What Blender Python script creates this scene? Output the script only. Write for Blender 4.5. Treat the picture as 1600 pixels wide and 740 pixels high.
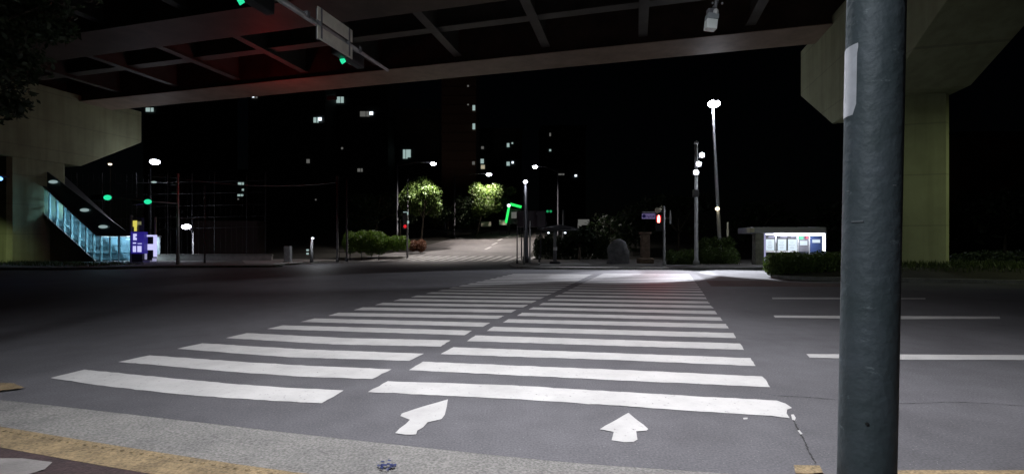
import bpy, bmesh, math, random
from mathutils import Vector, Matrix
import numpy as np
random.seed(7); np.random.seed(7)
R = math.radians
S = bpy.context.scene
for o in list(bpy.data.objects): bpy.data.objects.remove(o)
C = S.collection

# ------------------------------------------------------------------ camera, sky, moon, exposure
F, CX, CY, EYE = 740.0, 800.0, 383.0, 1.5
cd = bpy.data.cameras.new('camera'); cam = bpy.data.objects.new('camera', cd); C.objects.link(cam)
cam.location = (0, 0, EYE); cam.rotation_euler = (R(90), 0, 0)
cd.sensor_width = 36; cd.lens = F/1600*36; cd.shift_y = 13/1600
cd.clip_start = 0.05; cd.clip_end = 3000
S.camera = cam
w = bpy.data.worlds.new('World'); S.world = w; w.use_nodes = True
nt = w.node_tree; bg = nt.nodes['Background']
sky = nt.nodes.new('ShaderNodeTexSky'); sky.sky_type = 'NISHITA'; sky.sun_disc = False
sky.sun_elevation = R(25); sky.sun_rotation = R(140)
nt.links.new(sky.outputs[0], bg.inputs[0]); bg.inputs[1].default_value = 0.00012
sl = bpy.data.lights.new('moon', 'SUN'); sl.energy = 0.004; sl.angle = R(0.5); sl.color = (.75, .85, 1)
so = bpy.data.objects.new('moon', sl); C.objects.link(so); so.rotation_euler = (R(65), 0, R(140))
S.view_settings.view_transform = 'Standard'; S.view_settings.look = 'None'
S.view_settings.exposure = 0; S.view_settings.gamma = 1; S.view_settings.use_curve_mapping = False
S.render.resolution_x = 1024; S.render.resolution_y = 473

# ------------------------------------------------------------------ where things stand
def hill(Y):
    t = min(1, max(0, (Y-46)/58)); return 5*(0.5*t*t*(3-2*t)+0.5*t)
def at(x, y, Y): return Vector(((x-CX)/F*Y, Y, EYE+(CY-y)/F*Y))      # photo point at distance Y
def gp(x, y, z=0.0):                                                 # photo point on flat ground
    Y = (EYE-z)*F/(y-CY); return Vector(((x-CX)/F*Y, Y, z))
TH = R(14.5)
U = Vector((-math.cos(TH), math.sin(TH), 0)); V = Vector((math.sin(TH), math.cos(TH), 0))   # along / across the main road

# ------------------------------------------------------------------ materials
def mat(name, col, rough=.7, metal=0, emit=None, es=0, noise=0, scale=5, bump=0, bscale=40, col2=None, alpha=None, trans=0):
    m = bpy.data.materials.new(name); m.use_nodes = True
    n = m.node_tree; b = n.nodes['Principled BSDF']
    b.inputs['Base Color'].default_value = (*col, 1); b.inputs['Roughness'].default_value = rough
    b.inputs['Metallic'].default_value = metal
    if trans: b.inputs['Transmission Weight'].default_value = trans
    if emit: b.inputs['Emission Color'].default_value = (*emit, 1); b.inputs['Emission Strength'].default_value = es
    tc = n.nodes.new('ShaderNodeTexCoord')
    if noise or col2:
        t = n.nodes.new('ShaderNodeTexNoise'); t.inputs['Scale'].default_value = scale
        t.inputs['Detail'].default_value = 8; t.inputs['Roughness'].default_value = .65
        n.links.new(tc.outputs['Object'], t.inputs['Vector'])
        r = n.nodes.new('ShaderNodeValToRGB'); c2 = col2 or tuple(c*(1-noise) for c in col)
        c1 = col if col2 else tuple(min(1, c*(1+noise)) for c in col)
        r.color_ramp.elements[0].color = (*c2, 1); r.color_ramp.elements[1].color = (*c1, 1)
        r.color_ramp.elements[0].position = .35; r.color_ramp.elements[1].position = .65
        n.links.new(t.outputs['Fac'], r.inputs[0]); n.links.new(r.outputs[0], b.inputs['Base Color'])
    if bump:
        t2 = n.nodes.new('ShaderNodeTexNoise'); t2.inputs['Scale'].default_value = bscale; t2.inputs['Detail'].default_value = 6
        n.links.new(tc.outputs['Object'], t2.inputs['Vector'])
        bp = n.nodes.new('ShaderNodeBump'); bp.inputs['Strength'].default_value = bump; bp.inputs['Distance'].default_value = .02
        n.links.new(t2.outputs['Fac'], bp.inputs['Height']); n.links.new(bp.outputs[0], b.inputs['Normal'])
    return m
def asphalt_mat(name, base, warm=(1, 1, 1)):
    m = bpy.data.materials.new(name); m.use_nodes = True; n = m.node_tree; b = n.nodes['Principled BSDF']; L = n.links
    b.inputs['Roughness'].default_value = .72; b.inputs['Specular IOR Level'].default_value = .35
    tc = n.nodes.new('ShaderNodeTexCoord')
    def noise(sc, det=6, dist=0):
        t = n.nodes.new('ShaderNodeTexNoise'); t.inputs['Scale'].default_value = sc; t.inputs['Detail'].default_value = det
        t.inputs['Distortion'].default_value = dist; L.new(tc.outputs['Object'], t.inputs['Vector']); return t.outputs['Fac']
    def ramp(fac, a, bb, p0=.3, p1=.7):
        r = n.nodes.new('ShaderNodeValToRGB'); r.color_ramp.elements[0].position = p0; r.color_ramp.elements[1].position = p1
        r.color_ramp.elements[0].color = (*a, 1); r.color_ramp.elements[1].color = (*bb, 1); L.new(fac, r.inputs[0]); return r.outputs[0]
    def mul(a, bb):
        x = n.nodes.new('ShaderNodeMix'); x.data_type = 'RGBA'; x.blend_type = 'MULTIPLY'; x.inputs[0].default_value = 1
        L.new(a, x.inputs[6]); L.new(bb, x.inputs[7]); return x.outputs[2]
    c = ramp(noise(.35, 5, .6), tuple(base*.7*q for q in warm), tuple(base*1.15*q for q in warm))
    c = mul(c, ramp(noise(3.1, 6), (.86,)*3, (1.1,)*3))
    c = mul(c, ramp(noise(60, 4), (.7,)*3, (1.22,)*3, .35, .68))
    # aggregate: pale chips
    vo = n.nodes.new('ShaderNodeTexVoronoi'); vo.inputs['Scale'].default_value = 45; L.new(tc.outputs['Object'], vo.inputs['Vector'])
    cmp = n.nodes.new('ShaderNodeMath'); cmp.operation = 'LESS_THAN'; cmp.inputs[1].default_value = .13; L.new(vo.outputs['Distance'], cmp.inputs[0])
    sep = n.nodes.new('ShaderNodeSeparateColor'); L.new(vo.outputs['Color'], sep.inputs[0])
    c3 = n.nodes.new('ShaderNodeMath'); c3.operation = 'GREATER_THAN'; c3.inputs[1].default_value = .8; L.new(sep.outputs[0], c3.inputs[0])
    m2 = n.nodes.new('ShaderNodeMath'); m2.operation = 'MULTIPLY'; L.new(cmp.outputs[0], m2.inputs[0]); L.new(c3.outputs[0], m2.inputs[1])
    x = n.nodes.new('ShaderNodeMix'); x.data_type = 'RGBA'; L.new(m2.outputs[0], x.inputs[0]); L.new(c, x.inputs[6]); x.inputs[7].default_value = (base*2.6, base*2.6, base*2.5, 1)
    L.new(x.outputs[2], b.inputs['Base Color'])
    bp = n.nodes.new('ShaderNodeBump'); bp.inputs['Strength'].default_value = .22; bp.inputs['Distance'].default_value = .008
    L.new(noise(90, 5), bp.inputs['Height']); L.new(bp.outputs[0], b.inputs['Normal'])
    return m
def paint_mat(name, base):
    m = mat(name, base, .6, noise=.0, bump=.3, bscale=120)
    n = m.node_tree; b = n.nodes['Principled BSDF']; L = n.links
    tc = n.nodes['Texture Coordinate']
    def noise(sc, det):
        t = n.nodes.new('ShaderNodeTexNoise'); t.inputs['Scale'].default_value = sc; t.inputs['Detail'].default_value = det
        t.inputs['Roughness'].default_value = .7; L.new(tc.outputs['Object'], t.inputs['Vector']); return t.outputs['Fac']
    r = n.nodes.new('ShaderNodeValToRGB'); r.color_ramp.elements[0].position = .3; r.color_ramp.elements[1].position = .6
    r.color_ramp.elements[0].color = (*[q*.76 for q in base], 1); r.color_ramp.elements[1].color = (*base, 1)
    L.new(noise(1.7, 10), r.inputs[0])
    r2 = n.nodes.new('ShaderNodeValToRGB'); r2.color_ramp.elements[0].position = .3; r2.color_ramp.elements[1].position = .4
    r2.color_ramp.elements[0].color = (.16, .16, .17, 1); r2.color_ramp.elements[1].color = (1, 1, 1, 1)
    L.new(noise(22, 9), r2.inputs[0])
    x = n.nodes.new('ShaderNodeMix'); x.data_type = 'RGBA'; x.blend_type = 'MULTIPLY'; x.inputs[0].default_value = 1
    L.new(r.outputs[0], x.inputs[6]); L.new(r2.outputs[0], x.inputs[7]); L.new(x.outputs[2], b.inputs['Base Color'])
    return m
def leaf_mat(name, a, bcol):
    m = bpy.data.materials.new(name); m.use_nodes = True; n = m.node_tree; b = n.nodes['Principled BSDF']; L = n.links
    g = n.nodes.new('ShaderNodeNewGeometry'); r = n.nodes.new('ShaderNodeValToRGB')
    r.color_ramp.elements[0].color = (*a, 1); r.color_ramp.elements[1].color = (*bcol, 1)
    L.new(g.outputs['Random Per Island'], r.inputs[0]); L.new(r.outputs[0], b.inputs['Base Color'])
    b.inputs['Roughness'].default_value = .55
    t = n.nodes.new('ShaderNodeBsdfTranslucent'); L.new(r.outputs[0], t.inputs[0])
    ad = n.nodes.new('ShaderNodeMixShader'); ad.inputs[0].default_value = .35
    L.new(b.outputs[0], ad.inputs[1]); L.new(t.outputs[0], ad.inputs[2]); L.new(ad.outputs[0], n.nodes['Material Output'].inputs[0])
    return m
M = dict(
 asphalt=asphalt_mat('asphalt', .084, (1, .985, 1.05)), asphalt_far=asphalt_mat('asphalt_worn', .14, (1.06, 1, .98)),
 paint=paint_mat('road_paint', (.40, .395, .38)), yellow=mat('yellow_block', (.17, .125, .065), .8, noise=.3, scale=5, bump=.4),
 gutter=mat('gutter_concrete', (.19, .185, .17), .85, col2=(.13, .127, .12), scale=1.6, bump=.8, bscale=90),
 kerb=mat('kerb_stone', (.3, .3, .28), .85, noise=.25, scale=4, bump=.4),
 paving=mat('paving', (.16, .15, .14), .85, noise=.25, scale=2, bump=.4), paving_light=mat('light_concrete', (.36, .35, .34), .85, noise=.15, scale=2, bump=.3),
 paving_red=mat('red_paving', (.032, .018, .018), .85, noise=.3, scale=8, bump=.4),
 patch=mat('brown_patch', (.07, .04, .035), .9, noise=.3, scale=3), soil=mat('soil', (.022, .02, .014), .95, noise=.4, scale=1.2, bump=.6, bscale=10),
 grass=leaf_mat('grass_blades', (.03, .05, .015), (.08, .11, .03)),
 blue=mat('blue_spray', (.005, .012, .07), .6), dark=mat('tar', (.012, .012, .012), .9), 
 concrete=mat('pier_concrete', (.33, .35, .21), .85, noise=.12, scale=.5, bump=.25, bscale=12),
 steel=mat('girder_steel', (.07, .045, .035), .6, noise=.35, scale=.6), steel_lit=mat('lit_flange_steel', (.26, .19, .145), .6, noise=.2, scale=.8),
 brace=mat('brace_steel', (.085, .078, .07), .6, noise=.2, scale=1), soffit=mat('soffit_steel', (.06, .028, .022), .7, noise=.35, scale=.4),
 galv=mat('galvanised', (.42, .43, .43), .45, .35, noise=.15, scale=6), galvd=mat('dull_galvanised', (.2, .2, .21), .55, .3, noise=.2, scale=6),
 darkm=mat('dark_metal', (.03, .03, .035), .5, .3), plate=mat('plate_back', (.75, .72, .62), .5, .2, noise=.12, scale=3),
 white=mat('white_paint', (.7, .7, .68), .5), black=mat('black_plastic', (.015, .015, .017), .45),
 bark=mat('bark', (.12, .1, .075), .9, noise=.4, scale=10, bump=.6), stone=mat('stone', (.16, .16, .165), .85, noise=.3, scale=3, bump=.5, bscale=12),
 brown=mat('brown_stone', (.2, .14, .1), .8, noise=.3, scale=5), facade=mat('facade', (.05, .055, .055), .8, noise=.1, scale=.1),
 facadeb=mat('brown_facade', (.12, .07, .05), .8, noise=.1, scale=.1), roofd=mat('dark_roof', (.05, .05, .055), .6),
 leaf=leaf_mat('leaf_green', (.035, .065, .012), (.11, .17, .035)), leafd=leaf_mat('leaf_dark', (.012, .025, .008), (.03, .05, .018)),
 leafr=leaf_mat('leaf_red', (.1, .04, .02), (.2, .09, .05)), banner=mat('banner_cloth', (.6, .55, .45), .8),
 darkwall=mat('maroon_wall', (.022, .009, .008), .8, noise=.2, scale=1), blueg=mat('blue_panel', (.05, .08, .2), .4),
 cream=mat('cream_plastic', (.6, .58, .42), .5), tealw=mat('station_panel', (.4, .52, .6), .4, noise=.1, scale=2))
def em(name, col, s): return mat(name, (.02, .02, .02), .5, emit=col, es=s)
M.update(lamp=em('lamp_glass', (.85, .88, 1), 30), lampw=em('warm_lamp', (1, .85, .6), 3), tube=em('white_tube', (.85, .9, 1), 6),
 green=em('green_lens', (.02, .75, .35), 1.1), greend=em('green_lens_dim', (.01, .3, .1), .9), red=em('red_lens', (1, .03, .03), 5), redd=em('red_lens_far', (.9, .02, .03), .8),
 redcore=em('red_figure', (1, .25, .2), 9),
 poster=em('lit_poster', (.72, .85, .95), .95), win=em('lit_window', (.55, .75, .72), .55), winb=em('bright_window', (.8, .9, 1), 2), wind=em('dim_window', (.45, .45, .42), .22),
 winw=em('warm_window', (.8, .72, .5), .5), neon=em('green_neon', (.02, .8, .12), 1.5), yel=em('yellow_sign', (.75, .68, .12), .9), blu=em('blue_sign', (.06, .04, .6), .3),
 vio=em('violet_white', (.6, .6, 1), 1.0), bluelamp=em('blue_lamp', (.15, .4, 1), 4), vline=em('violet_line', (.5, .5, .8), .6))
def glass_mat():
    m = bpy.data.materials.new('teal_glass'); m.use_nodes = True; n = m.node_tree; L = n.links
    t = n.nodes.new('ShaderNodeBsdfTransparent'); t.inputs[0].default_value = (.7, .88, .95, 1)
    d = n.nodes.new('ShaderNodeBsdfDiffuse'); d.inputs[0].default_value = (.38, .58, .62, 1)
    x = n.nodes.new('ShaderNodeMixShader'); x.inputs[0].default_value = .35
    L.new(t.outputs[0], x.inputs[1]); L.new(d.outputs[0], x.inputs[2]); L.new(x.outputs[0], n.nodes['Material Output'].inputs[0]); return m
M['glass'] = glass_mat()

def weather(m, joint=1.2):
    n = m.node_tree; L = n.links; b = n.nodes['Principled BSDF']; tc = n.nodes['Texture Coordinate']
    mp = n.nodes.new('ShaderNodeMapping'); mp.inputs['Scale'].default_value = (2.2, 2.2, .12); L.new(tc.outputs['Object'], mp.inputs[0])
    t = n.nodes.new('ShaderNodeTexNoise'); t.inputs['Scale'].default_value = 1.2; t.inputs['Detail'].default_value = 8; L.new(mp.outputs[0], t.inputs[0])
    r = n.nodes.new('ShaderNodeValToRGB'); r.color_ramp.elements[0].position = .38; r.color_ramp.elements[1].position = .58
    r.color_ramp.elements[0].color = (.6, .6, .57, 1); r.color_ramp.elements[1].color = (1, 1, 1, 1); L.new(t.outputs['Fac'], r.inputs[0])
    src = b.inputs['Base Color'].links[0].from_socket
    x = n.nodes.new('ShaderNodeMix'); x.data_type = 'RGBA'; x.blend_type = 'MULTIPLY'; x.inputs[0].default_value = .35; L.new(src, x.inputs[6]); L.new(r.outputs[0], x.inputs[7])
    sp = n.nodes.new('ShaderNodeSeparateXYZ'); L.new(tc.outputs['Object'], sp.inputs[0])
    m1 = n.nodes.new('ShaderNodeMath'); m1.operation = 'FRACT'; m0 = n.nodes.new('ShaderNodeMath'); m0.operation = 'DIVIDE'; m0.inputs[1].default_value = joint
    L.new(sp.outputs[2], m0.inputs[0]); L.new(m0.outputs[0], m1.inputs[0])
    m2 = n.nodes.new('ShaderNodeMath'); m2.operation = 'LESS_THAN'; m2.inputs[1].default_value = .025; L.new(m1.outputs[0], m2.inputs[0])
    m3 = n.nodes.new('ShaderNodeMath'); m3.operation = 'MULTIPLY'; m3.inputs[1].default_value = .3; L.new(m2.outputs[0], m3.inputs[0])
    y = n.nodes.new('ShaderNodeMix'); y.data_type = 'RGBA'; L.new(m3.outputs[0], y.inputs[0]); L.new(x.outputs[2], y.inputs[6]); y.inputs[7].default_value = (.08, .08, .07, 1)
    L.new(y.outputs[2], b.inputs['Base Color'])
weather(M['concrete'], 2.4); weather(M['kerb'], 50)

def grit(m, sc=55, amt=.45):
    n = m.node_tree; L = n.links; b = n.nodes['Principled BSDF']; tc = n.nodes['Texture Coordinate']
    t = n.nodes.new('ShaderNodeTexNoise'); t.inputs['Scale'].default_value = sc; t.inputs['Detail'].default_value = 5; L.new(tc.outputs['Object'], t.inputs[0])
    r = n.nodes.new('ShaderNodeValToRGB'); r.color_ramp.elements[0].position = .35; r.color_ramp.elements[1].position = .65
    r.color_ramp.elements[0].color = (1-amt,)*3+(1,); r.color_ramp.elements[1].color = (1+amt*.5,)*3+(1,); L.new(t.outputs['Fac'], r.inputs[0])
    src = b.inputs['Base Color'].links[0].from_socket
    x = n.nodes.new('ShaderNodeMix'); x.data_type = 'RGBA'; x.blend_type = 'MULTIPLY'; x.inputs[0].default_value = 1; L.new(src, x.inputs[6]); L.new(r.outputs[0], x.inputs[7]); L.new(x.outputs[2], b.inputs['Base Color'])
for k_ in ('gutter', 'yellow', 'paving_red', 'kerb'): grit(M[k_])

# ------------------------------------------------------------------ builders
class MB:
    def __init__(s): s.v = []; s.f = []
    def poly(s, pts):
        i = len(s.v); s.v += [tuple(p) for p in pts]; s.f.append(tuple(range(i, i+len(pts)))); return s
    def prism(s, pts, z0, z1):                      # outline extruded up; z given or added
        n = len(pts); i = len(s.v)
        s.v += [(p[0], p[1], z0) for p in pts]+[(p[0], p[1], z1) for p in pts]
        a = sum(pts[k][0]*pts[(k+1) % n][1]-pts[(k+1) % n][0]*pts[k][1] for k in range(n))
        top = list(range(i+n, i+2*n)); bot = list(range(i, i+n))
        if a < 0: top.reverse()
        else: bot.reverse()
        s.f += [tuple(top), tuple(bot)]
        for k in range(n):
            q = (i+k, i+(k+1) % n, i+n+(k+1) % n, i+n+k); s.f.append(q if a > 0 else q[::-1])
        return s
    def box(s, c, size, ax=None, ay=None):          # centre, full sizes, axes
        ax = Vector(ax).normalized() if ax else Vector((1, 0, 0)); ay = Vector(ay).normalized() if ay else Vector((-ax.y, ax.x, 0)).normalized()
        az = ax.cross(ay); c = Vector(c); i = len(s.v); a, b, d = [q/2 for q in size]
        for sz in (-1, 1):
            for sx, sy in ((-1, -1), (1, -1), (1, 1), (-1, 1)): s.v.append(tuple(c+ax*a*sx+ay*b*sy+az*d*sz))
        s.f += [tuple(i+k for k in q) for q in ((3, 2, 1, 0), (4, 5, 6, 7), (0, 1, 5, 4), (1, 2, 6, 5), (2, 3, 7, 6), (3, 0, 4, 7))]; return s
    def tube(s, pts, rads, n=12, caps=True):
        pts = [Vector(p) for p in pts]; rads = rads if hasattr(rads, '__len__') else [rads]*len(pts); rings = []
        for k, p in enumerate(pts):
            d = (pts[min(k+1, len(pts)-1)]-pts[max(k-1, 0)]).normalized()
            a = d.cross(Vector((0, 0, 1))) if abs(d.z) < .95 else d.cross(Vector((0, 1, 0))); a.normalize(); b = d.cross(a).normalized()
            i = len(s.v); rings.append(i)
            for j in range(n):
                t = 2*math.pi*j/n; s.v.append(tuple(p+a*math.cos(t)*rads[k]+b*math.sin(t)*rads[k]))
        for k in range(len(rings)-1):
            for j in range(n):
                s.f.append((rings[k]+j, rings[k+1]+j, rings[k+1]+(j+1) % n, rings[k]+(j+1) % n)[::-1])
        if caps: s.f.append(tuple(rings[0]+j for j in range(n))[::-1]); s.f.append(tuple(rings[-1]+j for j in range(n)))
        return s
    def ell(s, c, r, n=12, m=8):
        c = Vector(c); i = len(s.v); rx, ry, rz = r if hasattr(r, '__len__') else (r, r, r)
        for a in range(m+1):
            ph = math.pi*a/m
            for b in range(n):
                t = 2*math.pi*b/n; s.v.append((c.x+rx*math.sin(ph)*math.cos(t), c.y+ry*math.sin(ph)*math.sin(t), c.z+rz*math.cos(ph)))
        for a in range(m):
            for b in range(n): s.f.append((i+a*n+b, i+(a+1)*n+b, i+(a+1)*n+(b+1) % n, i+a*n+(b+1) % n))
        return s
    def leaves(s, c, r, count, size, flat=1.0):
        c = np.array(c); r = np.array(r, float)
        d = np.random.normal(size=(count, 3)); d /= np.linalg.norm(d, axis=1)[:, None]
        rad = np.random.rand(count)**(1/2.2)
        P = c+d*rad[:, None]*r
        for p in P:
            n1 = np.random.normal(size=3); n1 /= np.linalg.norm(n1); n2 = np.cross(n1, np.random.normal(size=3)); n2 /= np.linalg.norm(n2)
            k = size*random.uniform(.6, 1.4); i = len(s.v)
            s.v += [tuple(p-n1*k), tuple(p+n2*k*.5), tuple(p+n1*k), tuple(p-n2*k*.5)]; s.f.append((i, i+1, i+2, i+3))
        return s
    def build(s, name, m, parent=None, smooth=False, bevel=0):
        me = bpy.data.meshes.new(name); me.from_pydata(s.v, [], s.f); me.update()
        if smooth:
            for p in me.polygons: p.use_smooth = len(p.vertices) <= 4
        o = bpy.data.objects.new(name, me); C.objects.link(o)
        me.materials.append(M[m] if isinstance(m, str) else m)
        if parent: o.parent = parent; o.matrix_parent_inverse = PI_(parent)
        if bevel:
            b = o.modifiers.new('b', 'BEVEL'); b.width = bevel; b.segments = 2
        return o
def PI_(p):
    mw = Matrix.Identity(4); q = p; chain = []
    while q: chain.append(q); q = q.parent
    for q in reversed(chain): mw = mw @ q.matrix_parent_inverse @ Matrix.LocRotScale(q.location, q.rotation_euler, q.scale)
    return mw.inverted()
def tag(o, label=None, cat=None, group=None, kind=None):
    if label: o['label'] = label
    if cat: o['category'] = cat
    if group: o['group'] = group
    if kind: o['kind'] = kind
    return o
def empty(name, loc, label, cat, group=None):
    o = bpy.data.objects.new(name, None); C.objects.link(o); o.location = loc; o.empty_display_size = .2
    return tag(o, label, cat, group)
def light(kind, loc, power, col=(1, 1, 1), parent=None, size=.15, aim=None, cone=None, blend=.5, name='light'):
    l = bpy.data.lights.new(name, kind); l.energy = power; l.color = col; l.shadow_soft_size = size
    o = bpy.data.objects.new(name, l); C.objects.link(o); o.location = loc
    if kind == 'SPOT':
        l.spot_size = R(cone); l.spot_blend = blend
        o.rotation_euler = (Vector(aim)-Vector(loc)).to_track_quat('-Z', 'Y').to_euler()
    if parent: o.parent = parent; o.matrix_parent_inverse = PI_(parent)
    return o
def copy_thing(root, delta, label, rz=0):
    def rec(o, parent):
        c = o.copy(); C.objects.link(c)
        if parent: c.parent = parent
        for ch in [q for q in kids.get(o, [])]: rec(ch, c)
        return c
    kids = {}
    for q in bpy.data.objects:
        if q.parent: kids.setdefault(q.parent, []).append(q)
    r = rec(root, None); r.location = root.location+Vector(delta); r.rotation_euler.z += rz; r['label'] = label; return r
def struct(mb, name, m): return tag(mb.build(name, m), kind='structure')

# ------------------------------------------------------------------ ground and roads
g = MB(); xs = [-1500, -600, -300, -150, -80, -40, -20, 0, 20, 40, 80, 150, 300, 600, 1500]; ys = [-60, -20, 0, 10, 25, 40]+[46+2*k for k in range(31)]+[120, 160, 250, 500, 1500]
for Y in ys:
    for X in xs: g.v.append((X, Y, hill(Y)-.06))
for j in range(len(ys)-1):
    for i in range(len(xs)-1):
        a = j*len(xs)+i; g.f.append((a, a+1, a+len(xs)+1, a+len(xs)))
struct(g, 'ground', 'soil')

def smooth(pts, n=6):
    out = []
    P = [pts[0]]+list(pts)+[pts[-1]]
    for i in range(1, len(P)-2):
        for k in range(n):
            t = k/n; p0, p1, p2, p3 = P[i-1], P[i], P[i+1], P[i+2]
            out.append(tuple(.5*((2*p1[q])+(-p0[q]+p2[q])*t+(2*p0[q]-5*p1[q]+4*p2[q]-p3[q])*t*t+(-p0[q]+3*p1[q]-3*p2[q]+p3[q])*t**3) for q in range(2)))
    out.append(tuple(pts[-1][:2])); return out
def gps(l): return [tuple(gp(*p)[:2]) for p in l]
# near gutter edge (road side) and its inner edge, traced as ground points
def fit(l, deg=3):
    P = np.array([gp(*p)[:2] for p in l]); q = np.polyfit(P[:, 0], P[:, 1], deg); return [(x, float(np.polyval(q, x))) for x in np.linspace(P[0, 0], P[-1, 0], 9)]
road_edge = smooth(fit([(-700, 590), (-300, 600), (0, 621), (125, 643), (266, 664), (500, 682), (700, 700), (950, 728), (1080, 741), (1300, 764)])+[(2.6, 2.25), (6, 1.6), (14, -.2), (40, -7)], 8)
gut_in = smooth(fit([(-700, 615), (-300, 637), (0, 664), (125, 700), (250, 721), (375, 736), (600, 772), (950, 800), (1200, 815)])+[(2.2, 2.02), (6, 1.35), (14, -.45), (40, -7.3)], 8)
yel_in = smooth(fit([(-700, 640), (-300, 670), (0, 709), (75, 716), (150, 741), (400, 792), (700, 830), (1000, 845), (1200, 852)])+[(2.0, 1.75), (6, 1.05), (14, -.75), (40, -7.7)], 8)
# main road sheet + junction
L0 = Vector((-150, 47, 0)); rd = MB()
rd.poly([(*p, 0) for p in reversed(road_edge)]+[(-40, 9.5, 0), (-160, 42, 0), (-160, 75, 0), (-60, 46.5, 0), (-19, 46.5, 0), (3, 46.5, 0), (20, 46.5, 0), (160, 20, 0), (160, -28, 0)][:-1]+[(160, -40, 0)])
struct(rd, 'road', 'asphalt')
# side road up the hill
sr = MB(); n = 32; W_ = []
for k in range(n+1):
    Y = 46.5+(118-46.5)*k/n; z = hill(Y)+.012
    xl = np.interp(Y, [46.5, 50, 55, 64, 75, 88, 100, 120], [-19, -16.2, -14.2, -12.2, -9.6, -4.5, -.5, 6]); xr = np.interp(Y, [46.5, 55, 66, 80, 92, 100, 120], [1.5, 2.2, 3.4, 6, 11, 16, 24])
    W_.append((xl, xr, Y, z))
    sr.v += [(xl, Y, z), ((xl+xr)/2, Y, z), (xr, Y, z)]
for k in range(n):
    for q in (0, 1): sr.f.append((3*k+q, 3*k+q+1, 3*k+q+4, 3*k+q+3))
struct(sr, 'side_road', 'asphalt_far')

def ragged(pts, amp=.008, step=.09):
    out = []
    for i, a in enumerate(pts):
        b = pts[(i+1) % len(pts)]; a = Vector(a[:2]); b = Vector(b[:2]); n = max(1, int((b-a).length/step))
        for k in range(n):
            q = a.lerp(b, k/n)
            if k: q += Vector((random.uniform(-amp, amp), random.uniform(-amp, amp)))
            out.append(q)
    return out
def sheet(mb, pts, z, rag=0):
    pts = ragged(pts, rag) if rag else pts
    mb.poly([(p[0], p[1], z) for p in pts])
# crossing: two columns of stripes
Lq = [[(78.9,590.5),(131.9,577.4),(211,585.4),(360,599.6),(450,606),(536.9,610.1),(502.8,630),(440,627),(360,622.3),(268,614.7),(181,605.3)],
 [(184.8,565.5),(234,555.1),(360,564.2),(480,571.5),(611.6,577),(581.3,592.2),(470,588.5),(360,580.7)],
 [(276.6,545),(316,536.3),(480,546),(662.4,552.4),(639,563.8),(450,558)],
 [(353.2,528),(385.4,520.4),(540,528),(703.6,531.6),(688.9,541.4),(520,538)],
 [(417.5,513.8),(442.1,508.1),(737.7,516.5),(725.8,523.6)], [(469.6,502.8),(491.3,497.3),(766,504.2),(755,510.4)],
 [(513,493.3),(529,488.2),(788.2,493.2),(777.8,497.9)], [(552.8,484.4),(567,480),(807,483.9),(798.6,488.5)],
 [(585.9,476.5),(598,473),(825,476.4),(817.5,480.1)], [(614.3,470.1),(626,466.8),(838.7,469.6),(830.5,473.2)],
 [(641.6,464.4),(651,461.6),(851.6,463.9),(844,467)], [(665,458.8),(674,456.4),(862,459),(855,461.7)]]
Rq = [[(574.7,612.6),(605.9,595.6),(800,602),(1000,614.3),(1132.4,621.7),(1213.7,626),(1228,631),(1237.4,637.4),(1230,640),(1229,646),(1234,653.5),(1204,649.7),(1094.6,643.1),(1000,636.1),(800,623.5)],
 [(639,578.3),(660.8,565.1),(1000,579.2),(1191,588.2),(1197,594),(1203.3,604.9),(1000,595.8)],
 [(688.5,553.3),(708.8,542.4),(1173,559.5),(1180.6,571.8),(950,562)], [(729.6,532.9),(742.8,524),(1156.3,536.7),(1162.4,546.5)],
 [(760.4,517),(771.2,510.4),(1145.9,520.2),(1149.7,528.2)], [(785.7,503.6),(794.8,498.5),(1134.5,506),(1138.7,513)],
 [(807.5,493.2),(815.6,488.5),(1125,495.7),(1129.4,501)], [(826,483.4),(833,480.1),(1116.6,485.6),(1121,490.9)],
 [(842,476.4),(849,473),(1110.5,477.3),(1115.2,481.5)], [(855.3,469.6),(862,466.6),(1106,470.6),(1109,474.5)],
 [(866.3,463.3),(873,460.9),(1102.6,464.2),(1104.8,467.3)], [(877.7,458.2),(883.5,456),(1099.5,459),(1102,461.6)]]
cw = MB()
for q in Lq+Rq: sheet(cw, gps(q), .006, .010)
def ext(q0, q1, k): return [Vector(a).lerp(Vector(b), k) for a, b in zip(q0, q1)]
la, lb = gps(Lq[5]), gps(Lq[11]); ra, rb = gps(Rq[5]), gps(Rq[11])
for k in range(1, 14):
    t = 1+k/6.15
    if k > 11: continue
    sheet(cw, ext(la, lb, t), .006); sheet(cw, ext(ra, rb, t), .006)
sheet(cw, gps([(1236,648),(1240,647.5),(1243.5,653),(1242,657),(1238,656)]), .006)
sheet(cw, gps([(1246,673),(1249,672),(1254,678),(1251,679)]), .006); sheet(cw, gps([(1161,653),(1168,652.5),(1168,655),(1162,655.5)]), .006)
struct(cw, 'crosswalk_markings', 'paint')
ar = MB()
sheet(ar, gps([(617.5,676.8),(640.5,656),(625.6,650),(628,646),(665,634),(700,624),(697,640),(695,648),(690,655),(668,660),(661,668),(652,673),(650,679),(634,679.5)]), .006, .006)
sheet(ar, gps([(955.6,688),(959,675),(937,671),(982,645),(1013,670.5),(1010,673),(994,674),(996,687),(990,690.5),(975,691)]), .006, .006)
struct(ar, 'arrow_markings', 'paint')
lm = MB()
for q in ([(1206,464.6),(1207,467.2),(1345,467.6),(1446,467.4),(1446,465.4)], [(1209,492.8),(1211,496),(1380,498.5),(1563,498),(1562,494.5)], [(1260,553.2),(1265,558.7),(1420,562),(1900,563),(1900,556)],
          ): sheet(lm, gps(q), .006, .005)
for k in range(1, 5):
    sheet(lm, gps([(1563+260*k, 494), (1563+260*k, 498), (1700+260*k, 498), (1700+260*k, 494)]), .006)
struct(lm, 'lane_markings', 'paint')
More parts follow.
